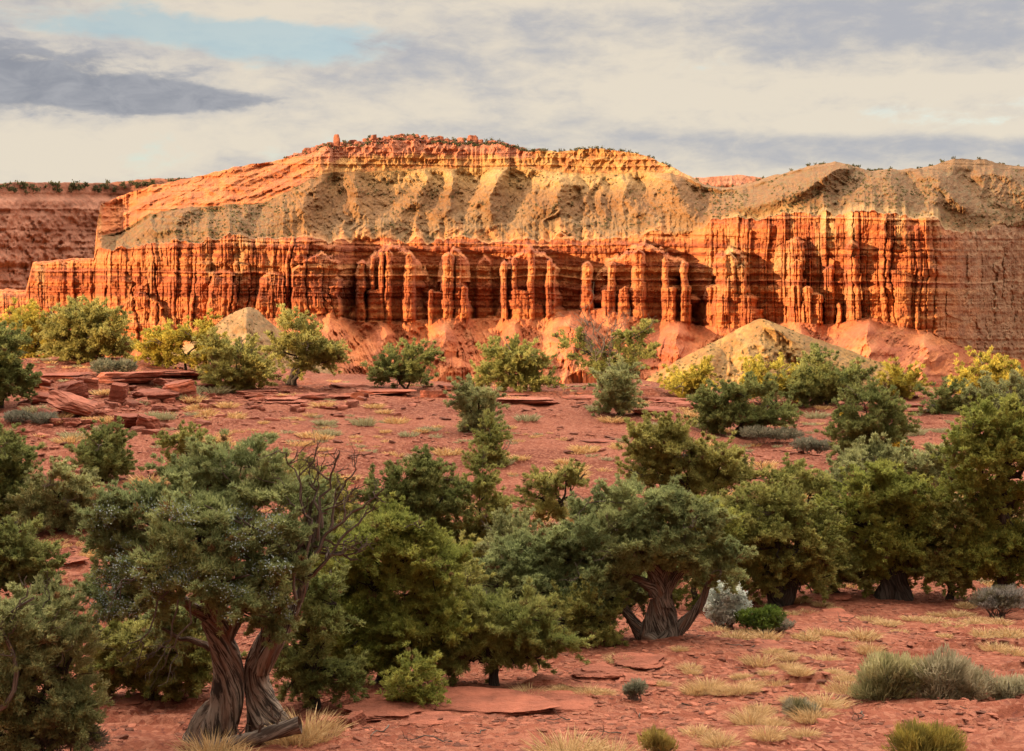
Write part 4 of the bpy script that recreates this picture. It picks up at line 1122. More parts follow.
# ---- the old berry juniper in front
R27, L27, (cen27, nrm27) = tree('juniper_tree', 'old berry-laden juniper with twin twisted trunks in front', (240, 737), [(232, 470, 40, 26, .3), (190, 492, 40, 26, .2), (262, 494, 36, 26, .1), (140, 520, 42, 30, -.2), (196, 530, 46, 34, -.5), (252, 540, 44, 32, -.4), (122, 560, 34, 26, -.2), (168, 572, 44, 26, -.7), (222, 585, 46, 24, -.8), (278, 580, 34, 22, -.5), (312, 510, 26, 26, .5), (150, 605, 30, 14, -.3), (108, 590, 20, 16, -.1), (180, 615, 34, 22, .7), (268, 615, 26, 14, -.2), (300, 560, 22, 24, .2), (110, 530, 26, 24, -.2), (128, 600, 26, 18, -.1)], 'bluish', group=NG, trunk=(.05, .3), limbs=False, gap=.03, bare=14, hollow=.5, skirt=False)
for ch in list(R27.children):
    if ch.name.startswith('trunk'): bpy.data.objects.remove(ch)
W = Wood(); r = np.random.default_rng(27); B_ = np.array(R27.location); d_ = B_[1]
for lst, ra in (([(213, 742), (216, 727), (226, 708), (231, 690), (230, 671), (225, 652), (218, 632), (208, 618)], [.31, .27, .22, .185, .165, .155, .14, .11]),
                ([(273, 742, .15), (269, 724, .15), (261, 702, .15), (256, 684, .15), (256, 667, .15), (262, 650, .1), (270, 632, .1), (268, 612, .1)], [.33, .27, .20, .155, .14, .12, .105, .08]),
                ([(258, 668, .1), (268, 652, .05), (280, 634, .1), (292, 612, .2), (302, 590, .3), (308, 565, .4)], [.14, .12, .10, .075, .06, .045]),
                ([(290, 738, .2), (279, 724, .2), (268, 706, .2), (260, 684, .2)], [.10, .09, .08, .06])):
    p_ = smooth_path(PXP(lst), 44)
    rr = np.interp(np.linspace(0, 1, 44), np.linspace(0, 1, len(ra)), ra)
    W.tube(p_, rr, 40, .24, .17, 1.7, int(r.integers(90)))
for lst, r_a, r_b in (([(222, 632), (214, 600), (206, 560), (204, 520), (200, 490)], .12, .04), ([(212, 622), (190, 606), (166, 588), (140, 570)], .09, .03), ([(225, 640), (244, 600), (252, 560), (250, 510)], .09, .03), ([(256, 625), (270, 590), (280, 550)], .08, .03),
                      ([(206, 600), (180, 560), (150, 530)], .06, .02), ([(232, 655, .2), (214, 648, .2), (190, 640, .3), (160, 628, .4)], .06, .02), ([(206, 545, .2), (196, 510, .2), (190, 470, .2)], .05, .02), ([(300, 600, .2), (306, 540, .3), (312, 500, .4)], .05, .02)):
    p_ = limb_path(r, *PXP([lst[0], lst[0]])) if False else smooth_path(PXP(lst), 14)
    W.tube(p_ + r.normal(size=p_.shape) * .012, np.linspace(r_a, r_b, 14), 8, .15, .1, 2, int(r.integers(90)))
for k in range(70):                               # finer limbs into the crown
    c, rad = L27[k % len(L27)]
    a = PXP([[(206, 560), (232, 590), (170, 585), (255, 560), (305, 560), (200, 500)][k % 6]])[0]
    W.tube(limb_path(r, a, c + r.normal(size=3) * rad * .4, 7, .1), np.linspace(.03, .008, 7), 5)
link('trunk', W.mesh('trunk', M_BARK), R27)
D_ = Wood()
for (a, b, k, rr, dd) in (((300, 590), (318, 520), 3, .04, .1), ((304, 580), (340, 540), 3, .045, .1), ((310, 560), (352, 512), 3, .04, -.1), ((306, 570), (300, 500), 3, .035, -.2), ((318, 540), (330, 480), 3, .035, .0), ((312, 552), (352, 560), 2, .03, .1), ((330, 530), (345, 485), 3, .03, .2), ((296, 600), (290, 545), 3, .03, -.4), ((322, 528), (306, 478), 3, .03, .1),
                         ((170, 590), (140, 640), 2, .02, -.8), ((190, 600), (178, 655), 2, .02, -.9), ((150, 560), (120, 600), 2, .02, -.9), ((140, 545), (150, 590), 2, .018, -1.0), ((178, 600), (165, 660), 2, .018, -.9)):
    D_ = Wood()
    twig(D_, r, PXP([a], dd)[0], PXP([b], dd)[0], rr * .75, k, .13)
    link('dead_branch', D_.mesh('dead_branch', M_DEADD if a[0] > 280 else M_DEAD), R27)
# pale blue berries in bunches on the front of the crown
sel = (nrm27[:, 1] < .25)
cp = cen27[sel] + B_
qx = 512 + cp[:, 0] / cp[:, 1] * F; qy = 300 - cp[:, 2] / cp[:, 1] * F
bunch = fbm(qx / 17, qy / 17, 2, 66) > .625
bunch &= (np.abs(qx - 190) < 100) & (qy > 505) & (qy < 620)
bc = cen27[sel][bunch]
pb = (bc[:, None, :] + np.array((0, -.07, .01)) + r.normal(size=(len(bc), 8, 3)) * np.array((.05, .03, .045))).reshape(-1, 3)
bv, bf = ICO[1]
nb = len(pb)
sz = r.uniform(.0055, .009, nb)
V_ = (bv[None] * sz[:, None, None] + pb[:, None, :]).reshape(-1, 3)
F_ = (bf[None] + (np.arange(nb) * len(bv))[:, None, None]).reshape(-1, 3)
be = link('berries', make_mesh('berries', V_, [F_], np.repeat(np.array((.31, .38, .36)) * r.uniform(.7, 1.2, (nb, 1)), len(bv), 0), mats=[M_BARE]), R27, kind='stuff', label='pale blue juniper berries in bunches')

# ---- bleached dead wood
def dead_shrub(label, base, spread, n, seed, rad=.025, mat=None, name='dead_shrub'):
    r = np.random.default_rng(seed); B = hit(*base); s = B[1] / F; W = Wood()
    for k in range(n):
        px = base[0] + r.uniform(-1, 1) * spread[0]; py = base[1] - spread[1] * r.uniform(.45, 1)
        twig(W, r, np.array((r.normal() * .06, r.normal() * .06, -.05)), unproject(px, py, B[1] + r.normal() * .3) - B, rad, 2, .12)
    o = link(name, W.mesh(name, mat or M_DEAD), label=label, cat='dead shrub'); o.location = B
    return o
# ------------------------------------------------------------------ shrubs and grass
def shrub(name, label, base, lobes, c0, c1, cat='shrub', blade=(.10, .012), dens=1.0, group=None, up=.5, stems=True, mat=None, leafy=False, seed=1):
    """a bush of fine upright stems and leaves; base and lobes in pixels as for tree()"""
    r = np.random.default_rng(500 + seed)
    B = hit(*base); d = B[1]; s = d / F
    vv, cc = [], []
    for l in lobes:
        px, py, rx, ry = l[:4]
        c = unproject(px, py, d + (l[4] if len(l) > 4 else 0)) - B
        rad = np.array((rx, rx * .7, ry)) * s
        c[2] = max(c[2], rad[2] * .6)
        ln, wd = max(blade[0], 4 * s), max(blade[1], .9 * s)
        area = rad[0] * rad[2] * math.pi
        n = int(dens * 7 * area / (ln * wd * .5))
        u = r.normal(size=(n, 3)); u /= np.linalg.norm(u, axis=1)[:, None]
        bump = .72 + .6 * fbm(u[:, 0] * 3 + seed, u[:, 2] * 3 + u[:, 1] * 2, 3, seed)
        q = (.25 + .75 * r.uniform(0, 1, n) ** .6) * bump
        base_ = c + u * rad * q[:, None]
        base_[:, 2] = np.maximum(base_[:, 2], .01)
        dr = u * .8 + np.array((0, 0, up)) + r.normal(size=(n, 3)) * (.6 if leafy else .3)
        dr /= np.linalg.norm(dr, axis=1)[:, None]
        sd = np.cross(dr, r.normal(size=(n, 3))); sd /= np.linalg.norm(sd, axis=1)[:, None]
        L = ln * r.uniform(.5, 1.4, n)[:, None]; W_ = wd * r.uniform(.6, 1.4, n)[:, None]
        v = np.stack([base_ - dr * L * .5, base_ + sd * W_ * .5, base_ + dr * L * .5, base_ - sd * W_ * .5], 1)
        f = np.clip(sstep(.3, .7, fbm(base_[:, 0] * 6, base_[:, 2] * 6 + base_[:, 1] * 3, 2, seed)) + r.uniform(-.3, .3, n), 0, 1)
        c_ = (np.array(c0) + (np.array(c1) - np.array(c0)) * f[:, None]) * r.uniform(.8, 1.2, (n, 1))
        vv.append(v.reshape(-1, 3)); cc.append(np.repeat(c_, 4, 0))
    vv, cc = np.concatenate(vv), np.concatenate(cc)
    n = len(vv) // 4
    root = bpy.data.objects.new(name, None); SC.collection.objects.link(root)
    root.location = B; tag(root, label, cat, group)
    link('foliage', make_mesh('foliage', vv, [np.arange(n * 4).reshape(n, 4)], cc, None, False, [mat or M_FOLI]), root)
    W = Wood()
    for l in lobes:
        c = unproject(l[0], l[1], d) - B
        rad = np.array((l[2], l[2] * .7, l[3])) * s
        for k in range(9):
            u = r.normal(size=3); u[2] = abs(u[2]) + .3; u /= np.linalg.norm(u)
            W.tube(limb_path(r, (c[0] * .5 + r.normal() * .04, r.normal() * .04, -.04), np.array((c[0], c[1], max(c[2] * .6, .05))) + u * rad * .9, 6, .07), np.linspace(.012, .004, 6), 4)
    link('stem', W.mesh('stem', M_DEAD), root)
    return root


SAGE0, SAGE1 = (.17, .165, .085), (.27, .25, .14)
shrub('silver_shrub', 'round silvery white-leaved shrub beside the twisted trunk', (724, 627), [(726, 592, 17, 14), (718, 604, 17, 16), (736, 604, 13, 16), (726, 614, 20, 11)], (.50, .53, .47), (.74, .76, .68), blade=(.075, .034), leafy=True, seed=2)
shrub('green_shrub', 'low bright green shrub at the foot of the silvery one', (760, 631), [(750, 617, 16, 9), (770, 615, 16, 10), (760, 622, 24, 7)], (.075, .115, .02), (.13, .18, .03), blade=(.06, .025), leafy=True, seed=3)
shrub('sagebrush', 'wide grey-green sagebrush at the right, left half of the clump', (895, 706), [(885, 672, 28, 21), (910, 676, 26, 22), (880, 690, 32, 13)], (.28, .265, .12), (.46, .41, .21), blade=(.13, .009), up=.9, seed=4)
shrub('sagebrush', 'wide grey twiggy sagebrush at the right, right half of the clump', (955, 708), [(945, 672, 30, 22), (972, 684, 26, 18), (940, 690, 30, 14)], (.32, .28, .17), (.5, .44, .29), blade=(.13, .009), up=.8, seed=5)
shrub('sagebrush', 'smaller grey sagebrush touching the right border', (1010, 709), [(1008, 690, 20, 15), (1028, 692, 18, 16)], (.3, .27, .16), (.48, .43, .27), blade=(.11, .009), up=.8, seed=6)
shrub('rabbitbrush', 'yellow flowering rabbitbrush at the bottom right', (922, 762), [(915, 738, 26, 16), (940, 740, 24, 15), (925, 752, 40, 14)], (.21, .18, .045), (.42, .34, .08), blade=(.12, .010), up=1.0, seed=7, mat=M_DRY)
shrub('rabbitbrush', 'small yellow rabbitbrush at the bottom beside dry grass', (656, 756), [(654, 740, 16, 12), (664, 746, 14, 10)], (.25, .19, .05), (.42, .33, .10), blade=(.12, .009), up=1.0, seed=8, mat=M_DRY)
shrub('grey_shrub', 'low leafless-looking grey shrub under the right border juniper', (997, 610), [(990, 597, 18, 10), (1008, 596, 18, 11), (998, 603, 28, 6)], (.2, .175, .11), (.34, .31, .27), blade=(.12, .008), up=.6, seed=9)
shrub('grey_shrub', 'tiny pale grey-green shrub on the edge of the bedrock step', (636, 698), [(637, 687, 11, 8), (630, 690, 8, 6)], (.19, .19, .12), (.30, .29, .20), blade=(.09, .009), up=.6, seed=10)
shrub('grey_shrub', 'small grey brush in front between pale grass tufts', (797, 722), [(797, 708, 15, 11), (806, 712, 14, 8)], (.2, .175, .08), (.34, .3, .2), blade=(.11, .008), up=.6, seed=11)
shrub('grey_shrub', 'grey brush below the needle pine at the bottom left corner', (60, 757), [(50, 735, 34, 16), (86, 738, 22, 13)], (.18, .155, .11), (.31, .27, .2), blade=(.12, .008), up=.5, seed=12)
shrub('grey_shrub', 'grey-brown brush right of the low green shrub', (776, 630), [(780, 624, 14, 6), (768, 627, 12, 4)], (.16, .14, .10), (.25, .22, .16), blade=(.09, .008), up=.6, seed=13)
shrub('yellow_shrub', 'yellow blossoming bush at the left foot of the tall slope juniper', (847, 440), [(846, 416, 10, 9), (850, 426, 10, 8)], (.32, .25, .03), (.60, .45, .06), blade=(.10, .04), leafy=True, seed=14)
shrub('yellow_shrub', 'little bright yellow bush above the largest round juniper', (900, 466), [(898, 448, 8, 6), (903, 453, 6, 5)], (.45, .30, .03), (.68, .46, .06), blade=(.10, .04), leafy=True, seed=15)
shrub('grey_shrub', 'grey mound of brush on the slope left of the yellow blossoming bush', (812, 452), [(806, 444, 14, 7), (822, 446, 12, 6)], (.2, .19, .13), (.24, .22, .15), seed=16)
shrub('grey_shrub', 'grey-green brush on the ridge beside the big round juniper', (112, 376), [(105, 366, 16, 7), (126, 366, 12, 7)], (.14, .14, .085), (.22, .21, .13), seed=17)
shrub('grey_shrub', 'long low grey brush below the wide dark ridge juniper', (770, 441), [(758, 432, 20, 6), (786, 434, 20, 6)], (.15, .135, .085), (.24, .21, .14), seed=18)
shrub('grey_shrub', 'low grey brush at the left border under the dark shaded juniper', (30, 424), [(18, 416, 16, 6), (44, 418, 16, 6)], (.15, .145, .10), (.24, .22, .16), seed=19)
dead_shrub('bleached grey dead branches before the loose tall juniper', (700, 545), (24, 50), 16, 4, .03)

# ---- dry grass: a few tufts built once, then copied
def tuft_mesh(seed, h, n, spread, c0, c1, wd):
    r = np.random.default_rng(seed)
    a = r.uniform(0, 6.28, n); q = r.uniform(0, 1, n) ** .6
    b = np.stack([np.cos(a) * q * spread * .45, np.sin(a) * q * spread * .45, np.full(n, -.015)], 1)
    ln = h * r.uniform(.45, 1.15, n)
    dr = np.stack([np.cos(a) * q * .9, np.sin(a) * q * .9, np.ones(n)], 1) + r.normal(size=(n, 3)) * .22
    dr /= np.linalg.norm(dr, axis=1)[:, None]
    m1 = b + dr * (ln * .55)[:, None]
    tp = b + dr * ln[:, None] + np.stack([np.cos(a), np.sin(a), -.5 * np.ones(n)], 1) * (ln * .22 * r.uniform(.2, 1.5, n))[:, None]
    sd = np.cross(dr, r.normal(size=(n, 3))); sd /= np.linalg.norm(sd, axis=1)[:, None]
    w_ = wd * r.uniform(.6, 1.4, n)[:, None]
    v = np.stack([b - sd * w_, b + sd * w_, m1 + sd * w_ * .7, m1 - sd * w_ * .7, tp], 1).reshape(-1, 3)
    i = np.arange(n) * 5
    c = (np.array(c0) + (np.array(c1) - np.array(c0)) * r.uniform(0, 1, (n, 1)))
    return make_mesh('dry_grass', v, [np.stack([i, i + 1, i + 2, i + 3], 1), np.stack([i + 3, i + 2, i + 4], 1)], np.repeat(c, 5, 0), None, False, [M_DRY])


STR0, STR1 = (.42, .27, .12), (.68, .48, .25)
NEAR = [tuft_mesh(k, .20 + .05 * (k % 3), 420, .46 + .06 * (k % 2), STR0, STR1, .0055) for k in range(5)]
MIDT = [tuft_mesh(20 + k, .24, 240, .55, STR0, STR1, .012) for k in range(5)]
FART = [tuft_mesh(40 + k, .36, 150, .85, (.52, .32, .13), (.74, .49, .23), .024) for k in range(4)] + [tuft_mesh(50 + k, .38, 150, .85, (.30, .27, .14), (.44, .39, .22), .024) for k in range(3)]
r = np.random.default_rng(8)


def tuft(px, py, sc, label, group, protos, flat=1.0):
    o = bpy.data.objects.new('grass_tuft', protos[int(r.integers(len(protos)))])
    SC.collection.objects.link(o)
    o.location = hit(px, py)
    k = sc * r.uniform(.85, 1.15)
    o.scale = (k, k, k * flat * r.uniform(.8, 1.1))
    o.rotation_euler = (0, 0, r.uniform(0, 6.28))
    tag(o, label, 'grass tuft', group)
    return o


FG = 'dry grass tufts on the red flat'
flat_tufts = [(752, 597), (770, 600), (800, 598), (822, 602), (736, 612), (790, 612), (806, 610), (912, 618), (934, 622), (965, 600), (958, 611), (975, 622), (985, 640), (1010, 640), (1015, 655), (995, 652), (748, 632), (765, 636), (805, 636),
              (820, 634), (840, 636), (863, 640), (900, 633), (716, 632), (735, 640), (775, 660), (800, 657), (815, 662), (790, 670), (760, 664), (745, 678), (768, 680), (828, 660), (752, 688), (775, 688), (695, 692), (722, 696), (708, 690),
              (738, 696), (800, 686), (760, 716), (790, 712), (812, 726), (775, 730), (750, 724), (768, 742), (805, 740), (825, 714), (846, 690), (835, 682), (690, 668), (680, 655), (640, 664), (662, 682), (622, 660), (590, 690), (560, 686), (528, 690), (700, 735), (720, 745), (870, 620), (885, 625), (945, 640), (955, 628), (1000, 622), (935, 610)]
for (px, py) in flat_tufts:
    tuft(px, py, r.uniform(.5, 1.0), 'low pale dry grass tuft on the red stony flat', FG, NEAR if py > 640 else MIDT, .75)
    if r.uniform() < .45:
        tuft(px + r.normal() * 9, py + r.normal() * 3, r.uniform(.3, .7), 'low pale dry grass tuft on the red stony flat', FG, NEAR if py > 640 else MIDT, .7)
for (px, py, sc, lab) in ((306, 737, 1.5, 'tall straw-coloured grass clump at the right foot of the twin trunks'), (292, 741, 1.1, 'shorter straw grass at the left of the tall clump by the twin trunks'), (212, 757, 1.2, 'straw grass at the bottom under the old trunk'), (240, 762, 1.0, 'thin straw grass below the fallen log at the bottom'),
                          (568, 758, 1.5, 'tall dry grass clump at the bottom left of the small yellow rabbitbrush'), (590, 762, 1.4, 'tall dry grass clump second from the small yellow rabbitbrush'), (612, 760, 1.2, 'dry grass clump next to the small yellow rabbitbrush'), (553, 761, 1.0, 'outermost dry grass clump left along the bottom'),
                          (870, 655, .9, 'pale grass clump behind the wide grey-green sagebrush'), (848, 700, 1.0, 'pale grass at the left edge of the wide sagebrush')):
    tuft(px, py, sc, lab, None, NEAR)
MG = 'dry tufts on the red slope'
n = 0
while n < 190:
    px, py = r.uniform(0, 1024), 388 + 165 * r.uniform(0, 1) ** 1.4
    if py < (CREST(px) + 14): continue
    if fbm(px / 45, py / 18, 2, 71) < .42: continue
    n += 1
    far = py < 480
    tuft(px, py, r.uniform(.55, 1.35), 'small straw or grey-green tuft on the red slope below the ridge', MG, FART, r.uniform(.7, 1.1))

# ---- the smallest dry grass, past counting
def grass_field(name, pts, protos, sc, seed, label):
    r = np.random.default_rng(seed); VV, QQ, TT, CC_, o = [], [], [], [], 0
    for k, pr in enumerate(protos):
        idx = np.arange(k, len(pts), len(protos)); n = len(idx)
        me = pr; nv = len(me.vertices)
        co = np.empty(nv * 3, np.float32); me.vertices.foreach_get('co', co); co = co.reshape(-1, 3)
        cc = np.empty(nv * 4, np.float32); me.color_attributes['tint'].data.foreach_get('color', cc); cc = cc.reshape(-1, 4)[:, :3]
        nb = nv // 5; i = np.arange(nb) * 5
        sub = r.uniform(size=nb) < .45
        q4 = np.stack([i, i + 1, i + 2, i + 3], 1)[sub]; t3 = np.stack([i + 3, i + 2, i + 4], 1)[sub]
        s_ = sc[idx] * r.uniform(.8, 1.2, n); an = r.uniform(0, 6.28, n)
        x = (co[None, :, 0] * np.cos(an)[:, None] - co[None, :, 1] * np.sin(an)[:, None]) * s_[:, None]
        y = (co[None, :, 0] * np.sin(an)[:, None] + co[None, :, 1] * np.cos(an)[:, None]) * s_[:, None]
        VV.append((np.stack([x, y, co[None, :, 2] * s_[:, None] * .8], -1) + pts[idx][:, None]).reshape(-1, 3))
        of = (np.arange(n) * nv + o)[:, None, None]
        QQ.append((q4[None] + of).reshape(-1, 4)); TT.append((t3[None] + of).reshape(-1, 3)); o += n * nv
        CC_.append(np.tile(cc, (n, 1)))
    return link(name, make_mesh(name, np.concatenate(VV), [np.concatenate(QQ), np.concatenate(TT)], np.concatenate(CC_), None, False, [M_DRY]), kind='stuff', label=label)


n = 1500
px, py = r.uniform(-10, 1034, n), 384 + 200 * r.uniform(0, 1, n) ** 1.3
dd = np.interp(py, [388, 410, 440, 480, 520, 580, 635, 690, 735, 763], [74, 68, 59, 50, 42, 34, 28, 22, 18.5, 16.2])
G = unproject(px, py, dd); G[:, 2] = ground_z(G[:, 0], G[:, 1])
G = G[fbm(px / 60, py / 20, 3, 72) > .5]
grass_field('dry_grass', G, FART, r.uniform(.25, .65, len(G)), 3, 'thin dry grass between the tufts on the red slope')

# ---- far shrubs on the mesa, too many to count
def far_shrubs(name, pts, size, seed, label, c0=(.055, .06, .026), c1=(.10, .09, .04)):
    r = np.random.default_rng(seed)
    K = len(pts)
    cr = size * r.uniform(.5, 1.3, K)
    nr = np.tile(np.array((0, 0, 1.0)), (K, 1))
    col_ = np.array(c0) + (np.array(c1) - np.array(c0)) * r.uniform(0, 1, (K, 1))
    v, c = sprays(r, pts + np.array((0, 0, .35)) * cr[:, None], nr, cr, 26, size * .9, size * .5, col_)
    n = len(v) // 4
    return link(name, make_mesh(name, v, [np.arange(n * 4).reshape(n, 4)], c, None, False, [M_FOLI]), kind='stuff', label=label)


r = np.random.default_rng(3)
px = np.concatenate([r.uniform(285, 680, 80), r.uniform(690, 1030, 40), r.uniform(430, 540, 60)])
dT = np.interp(px, MP, T_D)
P1 = unproject(px, np.interp(px, MP, skyj) + .3, dT + r.uniform(0, 3, len(px)))
px = np.concatenate([r.uniform(300, 530, 70)])
P2 = unproject(px, np.interp(px, MP, skyj) - r.uniform(-1, 5, len(px)) * np.interp(px, [300, 340, 480, 530], [.5, 1, 1, .2]), np.interp(px, MP, T_D) + r.uniform(3, 26, len(px)))
far_shrubs('rim_shrubs', np.concatenate([P1, P2]), 1.25, 4, 'dark junipers dotted along the mesa rim')
px = np.concatenate([r.uniform(-150, 195, 190)])
far_shrubs('plateau_shrubs', unproject(px, np.interp(px, [-250, 0, 100, 195], [186, 184, 184, 180]) + r.uniform(-.5, 9, len(px)) * np.interp(px, [100, 195], [1, .2]), np.interp(px, [-250, 0, 60, 110, 250], [860, 985, 1060, 1120, 1130]) - 5), 2.0, 5, 'dark junipers along the rim of the far plateau')
ii = r.integers(0, Ds.shape[0], 2600); jj = (r.uniform(0, 1, 2600) ** 1.0 * (Ds.shape[1] - 1)).astype(int)
ok = (MP[ii] > 110) & (MP[ii] < 1040) & (fbm(MP[ii] / 40, Ys[ii, jj] / 16, 2, 12) > np.where((MP[ii] > 330) & (MP[ii] < 660), .56, .44))
ii, jj = ii[ok], jj[ok]
far_shrubs('slope_shrubs', unproject(MP[ii], Ys[ii, jj], Ds[ii, jj]), .75, 6, 'small dark shrubs on the tan slope of the mesa', (.09, .085, .035), (.15, .125, .055))

kv = []
for o in SC.objects:
    if o.name.startswith('knoll'):
        co = np.empty(len(o.data.vertices) * 3, np.float32); o.data.vertices.foreach_get('co', co); co = co.reshape(-1, 3)
        co = co[(co[:, 2] > -34) & (co[:, 1] < 620)]
        kk = co[r.integers(0, len(co), 420)]
        kv.append(kk[fbm(kk[:, 0] / 9, kk[:, 2] / 7, 2, 13) > .42])
far_shrubs('knoll_shrubs', np.concatenate(kv), .42, 7, 'small shrubs sprinkled over the yellow knolls', (.10, .09, .04), (.18, .145, .06))

# ------------------------------------------------------------------ stones on the near ground
bl = 'broken red boulders below the ridge'
for i, (px, py, w_, h_, tl, lab) in enumerate([
        (36, 386, 34, 12, (0, 0), 'flat red slab sticking out beside the dark shaded juniper'), (48, 400, 34, 10, (.1, .2), 'low red block under the flat slab at the left'),
        (75, 415, 50, 13, (.1, .42), 'long tilted red slab lying down the slope'), (70, 397, 34, 22, (.2, -.3), 'big leaning red boulder above the long tilted slab'),
        (88, 388, 24, 15, (0, .1), 'square red block in the ledge right of the leaning boulder'), (118, 402, 19, 26, (.1, .1), 'upright red block standing before the dark recess'),
        (128, 381, 62, 11, (0, 0), 'long red shelf forming the roof of the dark recess'), (150, 398, 40, 10, (.05, 0), 'dark red slab lying inside the recess'), (183, 398, 34, 22, (.15, -.2), 'rounded cracked boulder at the right end of the recess'), (165, 386, 26, 9, (0, .05), 'short red ledge above the cracked boulder'),
        (105, 416, 22, 11, (0, -.15), 'small red block below the upright one'), (126, 428, 28, 15, (.1, .1), 'rounded red boulder at the bottom of the fall, left of a cracked one'), (146, 432, 22, 17, (.2, .3), 'cracked red boulder lowest of the fall'), (70, 425, 20, 9, (0, 0), 'small red stone under the end of the long tilted slab'),
        (24, 434, 22, 9, (0, 0), 'rounded red stone by the grey brush at the left'), (160, 412, 16, 8, (0, 0), 'small angular stone below the cracked boulder')]):
    stone('boulder', px, py, w_, h_, 40 + i, lab, 'boulder', bl, .8, tl, sink=.45, layers=.08, rough=.11, sub=5)
lg = 'red rock ledges along the ridge'
for i, (px, py, w_, h_, lab) in enumerate([
        (284, 402, 44, 9, 'dark overhung ledge below the clear-trunked ridge juniper'), (312, 399, 30, 11, 'short red ledge right of the clear-trunked juniper'), (380, 392, 60, 7, 'thin long ledge under the small open juniper'), (432, 396, 20, 15, 'single round red boulder on the ridge near the small open juniper'),
        (526, 403, 52, 9, 'dark overhanging slab under the broad juniper'), (500, 395, 40, 6, 'thin red slab left of the dark overhanging one'), (672, 400, 62, 13, 'long smooth red ledge right of the gnarled juniper'), (648, 410, 36, 9, 'lower step of the long smooth red ledge'), (690, 406, 26, 12, 'dark undercut end of the long smooth ledge'),
        (905, 405, 40, 9, 'stepped red ledge under the ball-shaped juniper'), (925, 411, 34, 7, 'lower red ledge by the small round dark juniper'), (600, 444, 34, 4, 'thin dark slab lying on the open slope'), (345, 385, 40, 6, 'thin ledge behind the dry tufts left of the middle'), (455, 388, 40, 6, 'thin ledge left of the grey-green domed juniper'), (585, 399, 34, 7, 'short ledge at the foot of the gnarled juniper'), (205, 384, 74, 9, 'long red ledge between the cracked boulder and the overhanging juniper'), (258, 394, 56, 9, 'dark lipped ledge below the overhanging juniper'), (62, 378, 62, 8, 'flat top layer of the ledge above the leaning boulder'), (158, 372, 70, 7, 'thin upper layer of the ledge behind the dark recess'), (345, 396, 36, 6, 'low broken ledge between the two open junipers'), (775, 418, 50, 6, 'low ledge under the wide dark juniper at its right'), (862, 408, 44, 7, 'red ledge below the flat-topped juniper')]):
    stone('rock_ledge', px, py, w_, h_, 70 + i, lab, 'rock ledge', lg, .9, (0, 0), rz=0, box=.55, sink=.6, layers=.10, rough=.12, sub=5)

# the bedrock step in front: wide thin layers
BS = 'bedrock slabs of the front step'
for i, (px, py, w_, h_, dep, lab) in enumerate([
        (390, 712, 96, 12, .55, 'wide pale red bedrock slab under the sapling'), (350, 722, 30, 22, 1.2, 'square broken end of the bedrock step at its left'), (470, 700, 150, 9, .5, 'longest thin bedrock slab below the needle pine'), (560, 694, 130, 9, .5, 'thin slab right of the longest one with a dark edge'),
        (600, 668, 70, 14, .7, 'thick red slab with a dark undercut below the centre thicket'), (640, 660, 60, 10, .8, 'layered slab in front of the twisted trunk'), (590, 680, 60, 6, .6, 'thin step slab under the thick undercut one'), (545, 672, 46, 8, .8, 'dark slab in the shade of the needle pine'),
        (640, 676, 46, 5, .8, 'small flat slab near the tiny pale shrub'), (325, 724, 30, 20, .8, 'dark shaded block left of the broken step end'), (262, 745, 74, 9, .5, 'flat red rock at the foot of the twin trunks'), (186, 752, 50, 13, .7, 'pale red rock at the bottom left of the twin trunks'),
        (430, 722, 60, 5, .6, 'thin flake layer in front of the sapling'), (805, 606, 50, 6, .8, 'flat red outcrop before the largest juniper'), (838, 612, 40, 5, .8, 'thin red outcrop right of the flat one'), (770, 646, 44, 3.5, .8, 'smooth bare patch of red rock in the flat'), (830, 590, 60, 8, .6, 'pale red bank beneath the black-trunked juniper'), (50, 560, 60, 10, .8, 'red bank showing left of the old juniper'), (90, 648, 50, 14, .8, 'red ledge behind the old juniper at the left'), (120, 700, 60, 7, .9, 'flat red slab left of the twin trunks')]):
    stone('flat_stone', px, py + 3, w_ * .9, h_ * 1.7, 120 + i, lab, 'flat rock', BS, dep * 1.5, (0, 0), rz=r.uniform(-.2, .2), sub=5, cuts=14, box=.55, sink=.8, layers=.16, colour=(.25, .08, .047), rough=.24)

# loose flakes and pebbles
n = 42000
px, py = r.uniform(-60, 1090, n), 751 - 200 * r.uniform(0, 1, n) ** .8 + 12
dd = np.interp(py, [388, 410, 440, 480, 520, 580, 635, 690, 735, 763], [74, 68, 59, 50, 42, 34, 28, 22, 18.5, 16.2])
G = unproject(px, py, dd); G[:, 2] = ground_z(G[:, 0], G[:, 1])
keepm = fbm(G[:, 0] / 1.1, G[:, 1] / 1.1, 3, 21) > .40
G = G[keepm]
sz = .02 + .15 * r.uniform(0, 1, len(G)) ** 4.5
gc = np.array((.25, .085, .05)) * r.uniform(.45, 1.35, (len(G), 1))
many_rocks('gravel', G, sz, gc, 9, M_STONE, 'red stone flakes littering the near ground', .35)
n = 9000
px, py = r.uniform(-20, 1044, n), 385 + 170 * r.uniform(0, 1, n) ** 1.1
dd = np.interp(py, [388, 410, 440, 480, 520, 580, 635, 690, 735, 763], [74, 68, 59, 50, 42, 34, 28, 22, 18.5, 16.2])
G = unproject(px, py, dd); G[:, 2] = ground_z(G[:, 0], G[:, 1])
keepm = fbm(G[:, 0] / 4, G[:, 1] / 4, 3, 22) > .46
G = G[keepm]
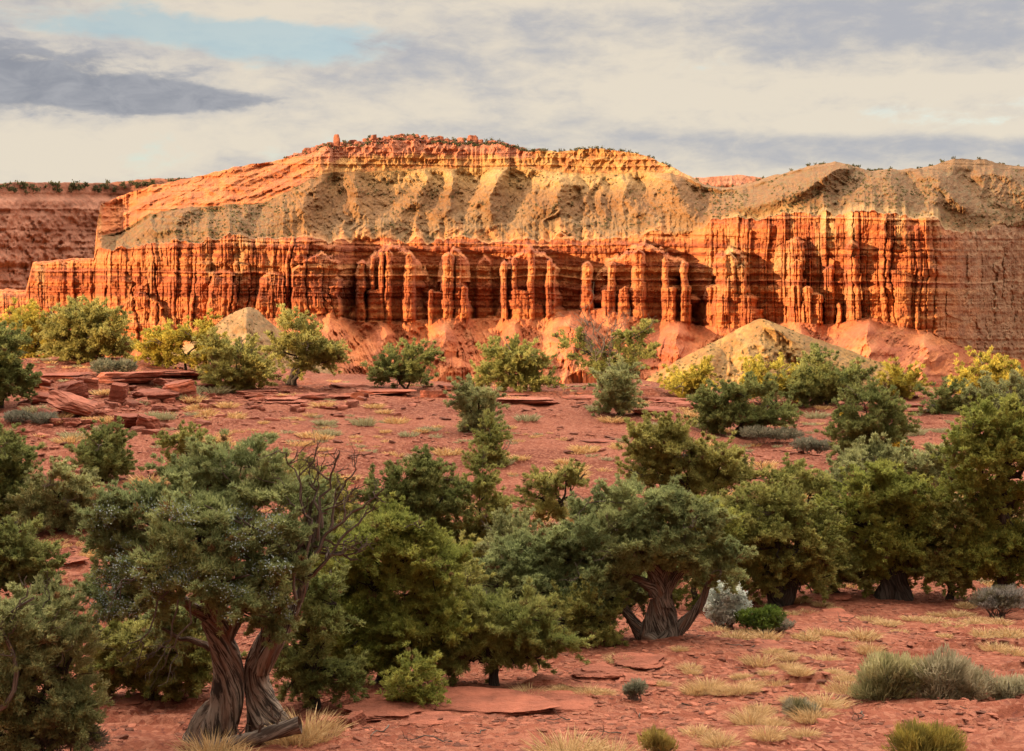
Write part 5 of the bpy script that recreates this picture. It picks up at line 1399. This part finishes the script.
many_rocks('gravel', G, .06 + .42 * r.uniform(0, 1, len(G)) ** 4.5, np.array((.25, .085, .05)) * r.uniform(.45, 1.3, (len(G), 1)), 10, M_STONE, 'red stones littering the slope below the ridge', .4)

n = 900
px, py = np.concatenate([r.normal(105, 55, n // 2), r.uniform(20, 420, n - n // 2)]), np.concatenate([r.normal(412, 16, n // 2), r.normal(400, 10, n - n // 2)])
ok = (py > CREST(px) + 10) & (py < 450) & (px > -20)
px, py = px[ok], py[ok]
G = np.array([hit(a_, b_) for a_, b_ in zip(px, py)])
many_rocks('rubble', G, .10 + .75 * r.uniform(0, 1, len(G)) ** 4, np.array((.27, .088, .054)) * r.uniform(.6, 1.3, (len(G), 1)), 12, M_STONE, 'broken red rubble round the fallen boulders', .6, sub=2)

# fallen log by the old juniper
W = Wood(); B = hit(255, 744); r2 = np.random.default_rng(2)
pts = smooth_path(np.array([unproject(a, b, B[1] - .1) - B for a, b in ((196, 748), (225, 745), (255, 738), (285, 728), (300, 724))]), 24)
W.tube(pts, np.linspace(.07, .10, 24), 12, .2, .16, 2.0, 4)
for k in range(3):
    twig(W, r2, pts[8 + 4 * k], pts[8 + 4 * k] + np.array((r2.normal() * .1, -.1, .25)), .02, 1)
o = link('fallen_log', W.mesh('fallen_log', M_DEAD), label='weathered fallen log lying against the twin trunks', cat='log'); o.location = B

r3 = np.random.default_rng(41)
for (px, py) in ((700, 705), (560, 722), (480, 735), (640, 715), (740, 650), (860, 730), (380, 735), (980, 725), (845, 625), (690, 640), (610, 735), (430, 745)):
    W = Wood(); B = hit(px, py); a_ = r3.uniform(0, 6.28); L = r3.uniform(.25, .6)
    twig(W, r3, np.array((-L * math.cos(a_) * .5, -L * math.sin(a_) * .5, .02)), np.array((L * math.cos(a_) * .5, L * math.sin(a_) * .5, .05)), .012, 1, .1)
    o = link('fallen_twig', W.mesh('fallen_twig', M_DEAD), label='thin grey fallen twig lying on the red stony flat', cat='twig', group='fallen twigs on the red flat'); o.location = B
